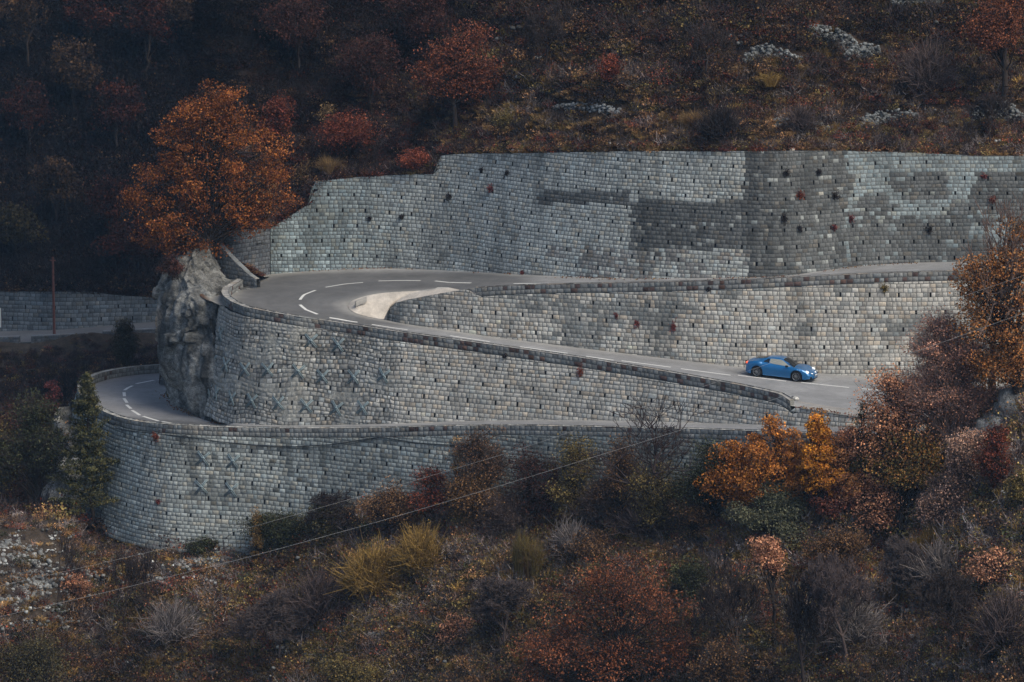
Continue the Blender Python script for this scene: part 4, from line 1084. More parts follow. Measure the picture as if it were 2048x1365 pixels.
# ------------------------------------------------------------------ trees one can tell apart
# on the rock and the upper hillside
tree('autumn_tree', 412, 530, 160, 345, 'orange', 'large bright orange oak standing on top of the pale rock outcrop', nleaf=19500, lo=-.02, seed=4, cu=408, ls=.16, shape='oval', trunk=.055, nl=300, lumpr=.045, twigs=.6, pos=(-19.6, 18.2, 3.9), pxb=[(430, 215, 62, 45), (372, 268, 62, 50), (475, 275, 68, 62), (335, 335, 55, 42), (415, 345, 95, 60), (495, 350, 45, 50), (290, 400, 38, 42), (300, 462, 42, 30), (375, 425, 80, 45), (470, 425, 60, 38), (395, 492, 70, 30), (345, 475, 50, 28), (430, 522, 22, 24), (515, 405, 38, 34), (500, 450, 38, 26), (545, 350, 30, 34), (565, 405, 30, 26), (548, 290, 30, 34), (455, 185, 30, 24), (268, 385, 18, 26)])
tree('autumn_tree', 556, 312, 180, 100, 'russet', 'slim russet tree just behind the big orange oak', nleaf=2600, lo=.2, seed=5, ls=.15)
tree('autumn_tree', 690, 338, 225, 150, 'russet', 'spreading russet tree just above the left step of the tall wall', nleaf=3600, lo=.1, seed=6, ls=.15, depth=.6)
tree('autumn_tree', 838, 347, 286, 92, [(.26, .07, .035), (.2, .055, .03)], 'low red bush spilling over the step in the tall wall crown', 'bush', nleaf=1900, lo=0, seed=7, ls=.14, depth=.7)
tree('autumn_tree', 915, 262, 60, 190, [(.20, .062, .028), (.15, .05, .026)], 'tall tree with a straight dark trunk and thin orange brown crown', nleaf=5200, lo=.38, seed=8, ls=.16, trunk=.06, lumpr=.085, pxb=[(915, 105, 60, 32), (870, 150, 50, 26), (965, 150, 55, 28), (920, 175, 60, 16), (940, 70, 40, 20)])
tree('autumn_tree', 745, 232, 60, 170, 'darkrus', 'dim reddish brown tree left of the straight trunked one', nleaf=4200, lo=.2, seed=9, ls=.16)
tree('autumn_tree', 1222, 182, 110, 70, 'russet', 'small round russet bush alone on the upper slope', 'bush', nleaf=1300, lo=.1, seed=10, ls=.13)
tree('autumn_tree', 2006, 205, -30, 210, [(.22, .075, .03), (.16, .055, .03)], 'orange leaved tree at the top right corner with a dark trunk', nleaf=5200, lo=.35, seed=12, ls=.16, trunk=.06, lumpr=.08)
tree('autumn_tree', 600, 150, -20, 160, 'darkrus', 'very dark russet tree at the top left of the upper slope', nleaf=3500, lo=.2, seed=13, ls=.17)
tree('autumn_tree', 850, 120, -40, 180, 'darkrus', 'dark red tree reaching the top edge above the straight trunk', nleaf=3500, lo=.25, seed=14, ls=.17)
tree('autumn_tree', 345, 560, 505, 60, 'darkrus', 'dark shrub clinging to the left top of the rock outcrop', 'bush', nleaf=900, lo=0, seed=170, ls=.12, twigs=3)
tree('autumn_tree', 505, 452, 360, 110, 'brown', 'brown bush filling the gap between the oak and the tall wall', 'bush', nleaf=2400, lo=0, seed=15, ls=.14)
shrub(590, 442, 372, 100, 'leafy', 'rusty brown bush on the bank against the sloping wall end', 16, leaf='brown', nleaf=1500)
shrub(660, 345, 300, 90, 'broom', 'pale golden grass clump above the left step of the wall', 17, pal='grass', name='grass_clump', cat='grass clump')
tree('autumn_tree', 615, 372, 318, 110, [(.20, .12, .05), (.24, .15, .06), (.16, .08, .04)], 'tan and rust bush on the bank above the stepped wall end', 'bush', nleaf=1700, lo=0, seed=180, ls=.12)
shrub(655, 250, 207, 62, 'leafy', 'small tan yellow bush among the dim trees', 18, leaf='grass', nleaf=700)
shrub(1850, 190, 95, 150, 'twig', 'round grey leafless shrub near the top right', 19, pal='bare', n=260)
shrub(1440, 285, 215, 110, 'twig', 'dark leafless thicket below the middle of the rubble walls', 20, pal='dark', n=200)
shrub(1600, 268, 215, 90, 'twig', 'brown leafless shrub right of the dark thicket', 21, pal='bare', n=160)
shrub(1390, 255, 205, 80, 'broom', 'golden grass clump in the middle of the upper slope', 22, pal='grass', name='grass_clump', cat='grass clump')
shrub(1540, 170, 130, 90, 'broom', 'golden grass clump beside the curved rubble wall', 23, pal='gold', name='grass_clump', cat='grass clump', n=500)
shrub(1015, 262, 215, 100, 'leafy', 'olive brown bush right of the straight dark trunk', 24, leaf='olive', nleaf=900)
bare_tree(1045, 292, 228, 40, 'thin leafless sapling just above the tall wall', 25, levels=4)
bare_tree(1410, 160, 30, 110, 'dark leafless tree at the top centre right', 26, levels=5)
bare_tree(1090, 150, -10, 110, 'dark leafless tree at the top centre', 27, levels=5)
bare_tree(1980, 300, 180, 90, 'leafless tree right of the rightmost rubble wall', 28, levels=5)
bare_tree(1930, 310, 235, 60, 'small leafless sapling standing on the wall crown at the right', 29, levels=4)
# right foreground spur
tree('autumn_tree', 2022, 835, 385, 300, [(.48, .20, .06), (.40, .16, .05), (.24, .13, .055)], 'tall orange brown tree at the right edge reaching the upper road', nleaf=9500, lo=.12, seed=31, cu=2020, ls=.16, twigs=2, lumpr=.07, nl=150, pxb=[(2015, 520, 38, 34), (2030, 460, 22, 30), (1960, 560, 48, 42), (2035, 580, 40, 70), (1985, 650, 60, 45), (2035, 700, 45, 55), (1945, 610, 30, 25), (1990, 730, 50, 40)])
bare_tree(1985, 800, 370, 200, 'leafless grey tree mixed into the tall orange brown tree', 32, col=(.16, .11, .09), levels=4)
tree('autumn_tree', 1808, 872, 612, 118, [(.19, .14, .05), (.24, .15, .055), (.15, .12, .05)], 'dark olive brown oak in front of the middle wall', nleaf=4800, lo=.25, seed=33, ls=.15, lumpr=.09, pxb=[(1800, 645, 42, 24), (1832, 690, 40, 35), (1785, 700, 34, 28), (1772, 750, 28, 24), (1815, 760, 40, 30)])
tree('autumn_tree', 1888, 905, 610, 230, [(.50, .26, .17), (.54, .25, .15), (.40, .22, .17)], 'pinkish brown thin leaved tree with a dark leaning trunk', nleaf=10500, lo=.18, seed=34, cu=1880, ls=.12, twigs=4, barecol=(.20, .14, .12), lumpr=.085, pxb=[(1880, 700, 70, 58), (1850, 785, 72, 46), (1930, 790, 52, 58), (1872, 648, 38, 26), (1950, 720, 40, 40)])
bare_tree(1875, 900, 630, 190, 'mauve leafless tree behind the thin pinkish one', 35, col=(.30, .20, .17), levels=4)
tree('autumn_tree', 1795, 940, 745, 190, [(.56, .26, .13), (.44, .21, .12)], 'pinkish orange tree whose crown hides the end of the lower road leg', nleaf=5000, lo=.15, seed=36, ls=.14, pxb=[(1790, 775, 48, 38), (1765, 835, 58, 38), (1830, 845, 60, 42), (1765, 885, 50, 36), (1735, 800, 24, 20)])
tree('autumn_tree', 1722, 890, 788, 68, 'olive', 'small dark olive bush at the edge of the gravel shoulder', 'bush', nleaf=1400, lo=.1, seed=37, ls=.13)
tree('autumn_tree', 1635, 1010, 822, 96, [(.62, .27, .03), (.52, .21, .03), (.42, .16, .03)], 'brightest amber tree with two pointed tops against the lowest road', nleaf=6500, lo=.1, nl=120, lumpr=.09, seed=38, ls=.15, shape='cone', pxb=[(1638, 862, 22, 38), (1620, 845, 9, 22), (1630, 915, 40, 38), (1650, 955, 44, 32)])
tree('autumn_tree', 1560, 1010, 838, 110, [(.56, .22, .04), (.46, .18, .04), (.32, .12, .035)], 'orange tree with thin upright shoots left of the brightest amber one', nleaf=6000, lo=.1, nl=120, seed=39, ls=.14, lumpr=.1, shape='cone', pxb=[(1512, 888, 16, 34), (1558, 868, 13, 34), (1540, 850, 6, 24), (1555, 925, 52, 38), (1530, 965, 62, 34)])
tree('autumn_tree', 1598, 1040, 900, 110, [(.52, .21, .04), (.42, .16, .04), (.46, .22, .08)], 'airy orange tree filling the gap left of the brightest amber one', nleaf=4600, lo=.1, seed=190, ls=.14, nl=110, lumpr=.09, pxb=[(1590, 920, 34, 34), (1600, 965, 62, 34), (1585, 880, 12, 24)])
tree('autumn_tree', 1690, 1030, 860, 110, [(.54, .25, .09), (.48, .22, .10)], 'peach orange tree between the brightest amber one and the coral pink one', nleaf=4200, lo=.1, seed=191, ls=.14, nl=110, lumpr=.09, pxb=[(1680, 900, 26, 30), (1690, 950, 44, 36), (1735, 905, 26, 28)])
tree('autumn_tree', 1480, 1035, 905, 150, [(.52, .20, .035), (.42, .15, .03), (.30, .11, .03)], 'broad orange bush at the left end of the bright autumn trees', nleaf=6000, nl=110, lo=.05, seed=40, ls=.15, pxb=[(1480, 945, 60, 38), (1438, 968, 36, 24), (1472, 905, 30, 20), (1500, 985, 46, 22)])
tree('autumn_tree', 1705, 1020, 850, 105, 'coral', 'coral pink tree right of the brightest amber one', nleaf=6000, nl=110, lo=.12, seed=41, ls=.15, pxb=[(1700, 888, 30, 38), (1718, 942, 44, 44), (1690, 985, 46, 28)])
tree('autumn_tree', 1660, 1060, 955, 110, [(.26, .085, .055), (.20, .075, .05)], 'dark wine red bush below the coral tree', 'bush', nleaf=2200, lo=.05, seed=42, ls=.14)
tree('autumn_tree', 1800, 1000, 845, 160, [(.42, .19, .05), (.20, .14, .05), (.17, .13, .045)], 'olive tree with orange patches right of the coral tree', nleaf=5200, lo=.1, seed=43, ls=.15, pxb=[(1800, 880, 50, 34), (1852, 912, 46, 38), (1780, 935, 50, 38), (1832, 955, 50, 28)])
tree('autumn_tree', 1545, 1092, 958, 172, 'greygreen', 'rounded grey green evergreen below the orange trees', 'evergreen', nleaf=9000, lo=.02, seed=44, ls=.12, nl=110, lumpr=.085)
tree('autumn_tree', 1548, 1262, 1062, 100, 'coral', 'slender coral leaved tree with a long thin dark trunk', nleaf=1900, lo=.62, seed=45, cu=1532, ls=.14, trunk=.04, lumpr=.1)
tree('autumn_tree', 1940, 985, 850, 130, 'pink', 'dusty pink bush between the leaning trunk and the pale rock slab', 'bush', nleaf=3800, lo=.02, seed=140, ls=.12, twigs=4, barecol=(.12, .09, .08))
tree('autumn_tree', 1755, 1075, 935, 150, 'coral', 'wide coral bush under the olive tree with orange patches', 'bush', nleaf=4200, lo=.02, seed=141, ls=.13, twigs=3)
tree('autumn_tree', 1852, 1000, 880, 120, [(.36, .17, .05), (.2, .13, .05)], 'yellow brown bush at the foot of the leaning trunk', 'bush', nleaf=2600, lo=.02, seed=142, ls=.13)
tree('autumn_tree', 1680, 1150, 1040, 150, 'brown', 'low rusty brown bush right of the rounded evergreen', 'bush', nleaf=2600, lo=.02, seed=144, ls=.13, twigs=3)
shrub(1880, 1180, 1090, 150, 'twig', 'silvery grey leafless shrub in the middle of the right slope', 145, pal='grey', n=240)
shrub(1700, 1290, 1190, 160, 'twig', 'grey leafless thicket left of the dull golden broom', 146, pal='grey', n=240)
shrub(2010, 1300, 1190, 150, 'twig', 'mauve leafless thicket at the right edge', 147, pal='bare', n=240)
bare_tree(1690, 1340, 1090, 150, 'spreading leafless tree right of the forked one', 148, (.10, .075, .07), levels=6)
bare_tree(560, 1330, 1170, 160, 'leafless tree in the middle of the lower left slope', 149, (.09, .07, .065), levels=6)
bare_tree(1010, 1300, 1140, 130, 'leafless tree between the brooms and the wide orange brown tree', 150, (.09, .07, .065), levels=6)
shrub(640, 1250, 1150, 170, 'twig', 'brownish leafless thicket left of the yellow brooms', 151, pal='bare', n=260)
shrub(1140, 1120, 1050, 110, 'twig', 'pale grey leafless shrub above the wide orange brown tree', 152, pal='grey', n=200)
tree('autumn_tree', 700, 1400, 1300, 150, 'olive', 'olive bush at the bottom edge left of the brown one', 'bush', nleaf=2200, lo=0, seed=153, ls=.13)
tree('autumn_tree', 1990, 1000, 835, 90, 'russet', 'dark russet bush near the right edge', 'bush', nleaf=2600, lo=.05, seed=46, ls=.12, twigs=3)
tree('autumn_tree', 2040, 1030, 925, 90, 'olive', 'olive bush cut by the right edge', 'bush', nleaf=1600, lo=.02, seed=47, ls=.12)
tree('autumn_tree', 1890, 1080, 940, 150, 'pink', 'faded pink brown bush on the spur below the leaning trunk', 'bush', nleaf=2600, lo=.05, seed=48, ls=.12, twigs=4, barecol=(.1, .075, .07))
tree('autumn_tree', 1975, 1195, 1090, 130, 'coral', 'thin coral bush low on the right slope', 'bush', nleaf=1200, lo=.1, seed=49, ls=.13, twigs=3)
tree('autumn_tree', 1230, 1410, 1112, 310, [(.27, .09, .035), (.21, .07, .03), (.16, .06, .03)], 'wide orange brown tree at the bottom centre right', nleaf=9500, lo=.08, seed=50, ls=.14, twigs=4, nl=150, lumpr=.075, pxb=[(1240, 1160, 80, 42), (1160, 1215, 90, 50), (1300, 1220, 80, 50), (1110, 1290, 70, 50), (1230, 1300, 110, 60), (1340, 1300, 50, 45), (1080, 1350, 60, 40)])
tree('autumn_tree', 1380, 1205, 1112, 120, 'green', 'dark green bush above the wide orange brown tree', 'bush', nleaf=2400, lo=.02, seed=51, ls=.12)
tree('autumn_tree', 1440, 1420, 1265, 170, 'brown', 'brown leaved bush at the bottom edge', 'bush', nleaf=2000, lo=.05, seed=52, ls=.13, twigs=4)
bare_tree(1335, 1035, 740, 300, 'large leafless tree leaning left in front of the lowest wall', 53, (.05, .036, .034), levels=4, lean=(-.25, 0), rad=.024, spread=.62, up=.42, kids=3, sxmax=3)
bare_tree(1475, 1365, 1100, 70, 'leafless thin trunk left of the slender coral tree', 54, levels=5, rad=.018)
bare_tree(1610, 1400, 1130, 110, 'forked leafless tree at the bottom right of the slender coral tree', 55, levels=5)
bare_tree(1790, 1240, 1060, 130, 'leafless tree on the right slope above the golden brooms', 56, (.10, .08, .075), levels=6)
bare_tree(1920, 1330, 1130, 150, 'leafless tree in the bottom right corner', 57, levels=6)
shrub(1862, 1112, 1028, 80, 'broom', 'yellow green broom bush on the right slope', 58, pal='gold')
shrub(1790, 1215, 1140, 90, 'broom', 'dull golden broom below the yellow green one', 59, pal='grass')
# slope below the lowest wall
shrub(842, 1152, 1064, 112, 'twig', 'upper of the two bright yellow broom bushes', 61, pal='gold', n=330, leaf='gold', nleaf=900, ls=.08)
shrub(748, 1192, 1100, 150, 'twig', 'lower and wider of the two bright yellow broom bushes', 62, pal='gold', n=380, leaf='gold', nleaf=1100, ls=.08)
shrub(812, 1250, 1215, 50, 'broom', 'small yellow broom tuft below the two bright ones', 63, pal='gold', n=400)
shrub(1062, 1160, 1040, 80, 'broom', 'olive yellow broom left of the dark tangled thicket', 64, pal='olive', n=1200)
shrub(1290, 1075, 1010, 180, 'twig', 'dark blue grey tangled thicket under the large leafless tree', 65, pal='bare', n=260)
tree('autumn_tree', 516, 1075, 1004, 44, [(.30, .18, .06), (.24, .14, .05)], 'small ochre pointed conifer in front of the lowest wall', 'conifer', nleaf=1500, lo=0, seed=66, ls=.10, shape='cone', lumpr=.14)
tree('autumn_tree', 565, 1110, 1022, 150, 'green', 'dark green evergreen thicket right of the small ochre conifer', 'evergreen', nleaf=5200, lo=0, seed=67, ls=.12, depth=.6)
tree('autumn_tree', 650, 1090, 1005, 140, [(.07, .065, .03), (.09, .07, .03)], 'olive green bush beside the dark evergreen thicket', 'bush', nleaf=2600, lo=0, seed=68, ls=.12)
tree('autumn_tree', 407, 1114, 1074, 76, 'green', 'low green bush at the foot of the lowest wall', 'bush', nleaf=1700, lo=0, seed=69, ls=.11)
bare_tree(655, 1035, 915, 150, 'crooked leafless tree against the lowest wall', 70, (.035, .027, .026), levels=5, rad=.035, spread=.8, up=.05)
tree('autumn_tree', 965, 985, 842, 150, [(.11, .06, .035), (.15, .08, .04)], 'reddish brown shrub rising against the lowest wall', 'bush', nleaf=2600, lo=.02, seed=71, ls=.12, twigs=4)
tree('autumn_tree', 916, 960, 862, 38, 'grass', 'narrow tan sapling left of the reddish brown shrub', 'sapling', nleaf=700, lo=.1, seed=72, ls=.1)
tree('autumn_tree', 960, 1070, 930, 190, [(.20, .10, .035), (.14, .08, .035)], 'rust and olive bush on the slope under the lowest wall', 'bush', nleaf=3300, lo=0, seed=73, ls=.13)
tree('autumn_tree', 1145, 990, 868, 150, 'olive', 'olive brown ivy mound against the lowest wall', 'bush', nleaf=2800, lo=0, seed=74, ls=.12)
tree('autumn_tree', 1240, 985, 866, 140, 'brown', 'brown bush left of the large leaning leafless tree', 'bush', nleaf=2200, lo=0, seed=75, ls=.12, twigs=3)
tree('autumn_tree', 1425, 990, 858, 175, 'green', 'dark green ivy mass hanging over the lowest wall', 'ivy', nleaf=5200, lo=.1, seed=76, ls=.13, depth=.5)
tree('autumn_tree', 1060, 1010, 882, 150, 'darkrus', 'dark russet shrub against the lowest wall between the lighter ones', 'bush', nleaf=2800, lo=0, seed=160, ls=.12, twigs=3)
tree('autumn_tree', 1320, 1030, 895, 150, 'olive', 'olive thicket around the foot of the large leaning leafless tree', 'bush', nleaf=2800, lo=0, seed=161, ls=.12, twigs=3)
tree('autumn_tree', 780, 1075, 950, 150, 'brown', 'brown bush beside the crooked leafless tree', 'bush', nleaf=2800, lo=0, seed=162, ls=.12, twigs=3)
tree('autumn_tree', 862, 1040, 925, 130, 'russet', 'reddish low bush below the narrow tan sapling', 'bush', nleaf=2200, lo=0, seed=163, ls=.12, twigs=3)
tree('autumn_tree', 1190, 1030, 930, 150, 'twigbrown', 'brown grey thicket in front of the ivy mound', 'bush', nleaf=1200, lo=0, seed=171, ls=.11, twigs=9, barecol=(.075, .055, .05))
tree('autumn_tree', 1010, 1080, 985, 150, 'twigbrown', 'brown grey thicket in front of the dark russet shrub', 'bush', nleaf=1200, lo=0, seed=172, ls=.11, twigs=9, barecol=(.075, .055, .05))
tree('autumn_tree', 1385, 1080, 975, 130, 'brown', 'rust brown bush in front of the dark ivy mass', 'bush', nleaf=2400, lo=0, seed=173, ls=.12, twigs=3)
tree('autumn_tree', 1180, 1120, 1060, 150, 'brown', 'rusty low bush below the leafless thicket', 'bush', nleaf=2000, lo=0, seed=77, ls=.12, twigs=3)
tree('autumn_tree', 152, 1215, 1142, 72, 'coral', 'small isolated orange red bush at the lower left', 'bush', nleaf=1300, lo=.02, seed=78, ls=.13)
bare_tree(245, 1265, 1085, 60, 'tall thin leafless sapling in front of the lowest wall foot', 79, levels=4, rad=.008)
bare_tree(300, 1260, 1080, 60, 'second thin leafless sapling right of the first at the wall foot', 80, levels=4, rad=.008)
bare_tree(115, 1220, 1050, 60, 'thin leafless sapling on the pale scree at the left', 81, levels=4, rad=.008)
shrub(345, 1290, 1210, 140, 'twig', 'grey leafless shrub below the pale stones', 82, pal='grey', n=200)
tree('autumn_tree', 80, 1400, 1270, 200, [(.07, .062, .03), (.10, .08, .035)], 'dark olive bush in the bottom left corner', 'bush', nleaf=3600, lo=0, seed=83, ls=.13)
tree('autumn_tree', 930, 1420, 1295, 120, 'brown', 'brown bush at the bottom edge left of centre', 'bush', nleaf=1500, lo=0, seed=84, ls=.13, twigs=3)
tree('autumn_tree', 905, 1290, 1225, 90, 'coral', 'thin coral speckled bush between the brooms and the bottom', 'bush', nleaf=700, lo=.05, seed=85, ls=.12, twigs=3)
tree('autumn_tree', 490, 1290, 1232, 60, 'brown', 'small rust coloured bush in the middle of the lower slope', 'bush', nleaf=800, lo=.05, seed=86, ls=.12)
# left, by the pine and the gully
e = empty('pine_tree', place_px(176, 1052)[0], 'tall dark green pine in front of the lower bend', 'pine tree')
sc_ = place_px(182, 1052)[1]; tg, lg = pine((1052 - 738) / sc_, 165 / sc_, PAL['pine'], 90); tg.obj('trunk', M_BARK, e); lg.obj('crown', M_LEAF, e)
tree('evergreen_tree', 296, 733, 632, 76, [(.030, .032, .020), (.045, .036, .022)], 'dark evergreen bush under the rock outcrop beyond the lower bend', 'evergreen', nleaf=3400, lo=0, seed=91, ls=.14, pos=(-26.5, 33, -6.3))
LT = [((-29.5, 8, -11.5), 9.0, 6.0, 'green', 'dark green tree left of the pine with a pale underside'), ((-33, 9, -12), 8.5, 6.0, 'olive', 'olive brown tree at the left edge below the far road'), ((-27.8, 14, -13), 7.5, 4.5, 'brown', 'rust tinged tree between the pine and the bend parapet'), ((-31.5, 16, -13.5), 9, 6.0, 'darkrus', 'dark russet tree behind the olive one at the left edge'), ((-36, 14, -13.5), 9, 7, 'dark', 'almost black thicket in the gully at the left edge')]
for i, (p, H, W, pal, lab) in enumerate(LT):
    e = empty('autumn_tree', p, lab, 'tree'); tg, lg = leafy(H, W, PAL[pal], 5200, ls=.15, lo=.08, seed=100 + i, twigs=2, lumpr=.09); tg.obj('trunk', M_BARK, e); lg.obj('crown', M_LEAF, e)
tree('autumn_tree', 128, 790, 745, 50, 'red', 'small red bush just left of the bend parapet', 'bush', nleaf=900, lo=0, seed=110, ls=.14, pos=(-30.5, 24, -8))
g, _ = bare(5.6, 3.4, 111, (.03, .025, .025), levels=5); single('bare_tree', g, (-34.5, 62, -16.5), 'leafless tree in front of the far road right of the pole', 'bare tree', None, M_BARK)

# ------------------------------------------------------------------ small plants rooted in the wall joints
WP = [('w1', 900, 392, 20, 'dark', 'dark tuft left of the others high on the tall wall'), ('w1', 985, 376, 20, 'red', 'reddish tuft high on the tall wall'), ('w1', 965, 340, 13, 'dark', 'small dark tuft near the crown of the tall wall'), ('w1', 1016, 346, 13, 'dark', 'small dark tuft right below the crown of the tall wall'),
      ('w1', 740, 436, 16, 'dark', 'faint tuft at the left part of the tall wall'), ('w1', 805, 433, 16, 'dark', 'faint tuft right of the faint one on the tall wall'), ('w1', 1572, 345, 18, 'dark', 'upper left tuft on the dark grey patch of the tall wall'), ('w1', 1636, 343, 18, 'dark', 'upper right tuft on the dark grey patch of the tall wall'),
      ('w1', 1598, 388, 22, 'russet', 'middle left tuft on the dark grey patch'), ('w1', 1670, 390, 26, 'dark', 'middle right tuft on the dark grey patch'), ('w1', 1568, 432, 20, 'dark', 'long hanging tuft on the dark grey patch'), ('w1', 1700, 434, 20, 'red', 'long reddish hanging tuft right of the dark grey patch'),
      ('w1', 1598, 455, 15, 'dark', 'small tuft under the long hanging one'), ('w1', 1667, 455, 15, 'red', 'small red tuft left of the long reddish one'), ('w1', 1858, 458, 24, 'dark', 'broad dark tuft at the right of the tall wall'), ('w1', 1968, 352, 14, 'red', 'small reddish tuft at the far right of the tall wall'),
      ('w1', 1985, 398, 20, 'russet', 'russet tuft at the far right of the tall wall'), ('w1', 1046, 545, 12, 'red', 'dark red clump at the foot of the tall wall beside the road'), ('w2', 1768, 575, 26, 'olive', 'olive bush growing from the middle wall under the parapet'), ('w2', 1234, 630, 11, 'red', 'leftmost of the three red hanging plants on the middle wall'),
      ('w2', 1275, 645, 14, 'red', 'middle one of the three red hanging plants'), ('w2', 1348, 650, 18, 'red', 'rightmost and largest of the three red hanging plants'), ('w2', 1418, 578, 13, 'dark', 'dark tuft directly under the upper parapet'), ('w3', 1163, 740, 20, 'russet', 'brown tuft hanging below the parapet of the hairpin wall'),
      ('w3', 1011, 712, 12, 'dark', 'thin dark tuft on the parapet of the hairpin wall'), ('w4', 315, 872, 24, 'russet', 'brown tuft by the coiled cable on the lowest wall'), ('w4', 318, 1003, 12, 'red', 'red stained plant on the lowest wall left of the crosses')]
for i, (wn, u, v, s, pal, lab) in enumerate(WP):
    h = hit(u, v, [wn])
    if h is None: print('no wall', lab); continue
    n = np.array(h[1]); n = n if n @ (CAMP - np.array(h[0])) > 0 else -n; S_ = s / 33.0; r = np.random.default_rng(300 + i); k = 90
    long_ = 1.6 if ('hanging' in lab) else 1.0
    d = r.normal(size=(k, 3)) * .5 + n * .7 + np.array([0, 0, -.35 * long_]); e = d / np.linalg.norm(d, axis=1, keepdims=True) * (S_ * r.uniform(.3, .75, (k, 1))) * np.array([1, .7, long_])
    g = Geo(); b0 = r.normal(size=(k, 3)) * S_ * .06; tubes(g, b0, e, .008, .004, pick(PAL[pal], k, r), 3); leaves(g, e * r.uniform(.5, 1, (k, 1)), .09, pick(PAL[pal], k, r), r)
    single('wall_plant', g, h[0], lab, 'plant', 'plants growing from the wall joints')

def rock_mesh(g, p, r, rng, col, flat=.7):
    """one rough stone: a perturbed small sphere"""
    n, m = 5, 7; th = np.linspace(0.01, pi - .01, n); ph = np.linspace(0, 2 * pi, m + 1)[:-1]
    d = np.array([[(sin(a) * cos(b), sin(a) * sin(b), cos(a)) for b in ph] for a in th]); d *= rng.uniform(.75, 1.2, (n, m, 1)); d[0] = d[0].mean(0); d[-1] = d[-1].mean(0)
    d = d * np.array([1, rng.uniform(.7, 1), flat]) * r; a = rng.uniform(0, 6.28); d = d @ np.array([[cos(a), sin(a), 0], [-sin(a), cos(a), 0], [0, 0, 1]])
    V = (d + p).reshape(-1, 3); i = np.arange(n * m).reshape(n, m); j = np.roll(i, -1, 1)
    g.add(V, np.stack([i[:-1], i[1:], j[1:], j[:-1]], -1).reshape(-1, 4), None, np.array(col) * rng.uniform(.7, 1.25))
# ------------------------------------------------------------------ undergrowth nobody could count
def T_(f):
    V, Q, T, C = f.arrays(); return V, Q, T, C
def scatter(name, patchname, n, kinds, seed, label, weightfn=None, vis=(-80, 2130, -60, 1440), scl=1.0, extra=0.02):
    """kinds: fn(u,v,rng)->template index array ; merges everything into one mesh"""
    rng = np.random.default_rng(seed)
    V, Q = [(V, Q) for nm, V, Q in surf if nm == patchname][0]
    A = V[Q]; cen = A.mean(1); u, v = proj(cen); ar = np.linalg.norm(np.cross(A[:, 1] - A[:, 0], A[:, 3] - A[:, 0]), axis=1)
    w_ = ar * np.where((u > vis[0]) & (u < vis[1]) & (v > vis[2]) & (v < vis[3]), 1, extra)
    if weightfn: w_ = w_ * weightfn(cen, u, v)
    i = rng.choice(len(Q), n, p=w_ / w_.sum()); a, b = rng.random((n, 1)), rng.random((n, 1))
    q = A[i]; P = (q[:, 0] * (1 - a) + q[:, 1] * a) * (1 - b) + (q[:, 3] * (1 - a) + q[:, 2] * a) * b
    u, v = proj(P); k, tint, sc = kinds(P, u, v, rng); g = Geo()
    for t, (V0, Q0, T0, C0) in enumerate(TPL):
        m = k == t; c = int(m.sum())
        if not c: continue
        th = rng.uniform(0, 2 * pi, c); s = sc[m] * rng.uniform(.7, 1.3, c) * scl
        tv = np.exp(rng.normal(size=c) * .42).clip(.35, 2.4)[:, None]; ct, st_ = np.cos(th), np.sin(th); X = V0[None] * s[:, None, None]
        VV = np.stack([X[..., 0] * ct[:, None] - X[..., 1] * st_[:, None], X[..., 0] * st_[:, None] + X[..., 1] * ct[:, None], X[..., 2]], -1) + P[m][:, None]
        CC = (C0[None] * (tint[m] * tv)[:, None]).reshape(-1, 3); o = (np.arange(c) * len(V0))[:, None, None]
        g.add(VV.reshape(-1, 3), (Q0[None] + o).reshape(-1, 4) if len(Q0) else None, (T0[None] + o).reshape(-1, 3) if len(T0) else None, CC)
    return tag(g.obj(name, M_LEAF), label, kind='stuff')
def mix(a, b):
    V, Q, T, C = b.arrays(); a.add(V, Q if len(Q) else None, T if len(T) else None, C); return a
def low_leaf(pal, seed, n=130, W=1.1, H=.75, ls=.10):
    r = np.random.default_rng(seed); g = Geo(); q = r.normal(size=(n, 3)) * np.array([W * .3, W * .3, H * .3]); q[:, 2] = np.abs(q[:, 2]) + .03
    leaves(g, q, ls, pick(pal, n, r, .15), r); k = 8; e = r.normal(size=(k, 3)) * np.array([W * .3, W * .3, H * .25]); e[:, 2] = np.abs(e[:, 2]) + H * .5
    tubes(g, np.zeros((k, 3)), e, .012, .005, (.05, .04, .035), 3); return g
def tri_twigs(pal, seed, n=38, W=1.2, H=1.0, w=.042):
    r = np.random.default_rng(seed); g = Geo(); a = r.normal(size=(n, 3)) * np.array([W * .16, W * .16, .05]); a[:, 2] = np.abs(a[:, 2])
    e = a + r.normal(size=(n, 3)) * np.array([W * .28, W * .28, H * .22]) + np.array([0, 0, H * .55]); e[:, 2] = np.maximum(e[:, 2], .05)
    m = (a + e) / 2 + r.normal(size=(n, 3)) * .08; a = np.concatenate([a, m, m]); e = np.concatenate([m, e, m + (e[r.permutation(n)] - m) * .3]); n2 = len(a)
    sd_ = r.normal(size=(n2, 3)); sd_ /= np.linalg.norm(sd_, axis=1, keepdims=True)
    Vv = np.stack([a - sd_ * w / 2, a + sd_ * w / 2, e], 1).reshape(-1, 3); g.add(Vv, None, np.arange(3 * n2).reshape(n2, 3), np.repeat(pick(pal, n2, r, .25), 3, 0)); return g
TPL = []; IX = {}
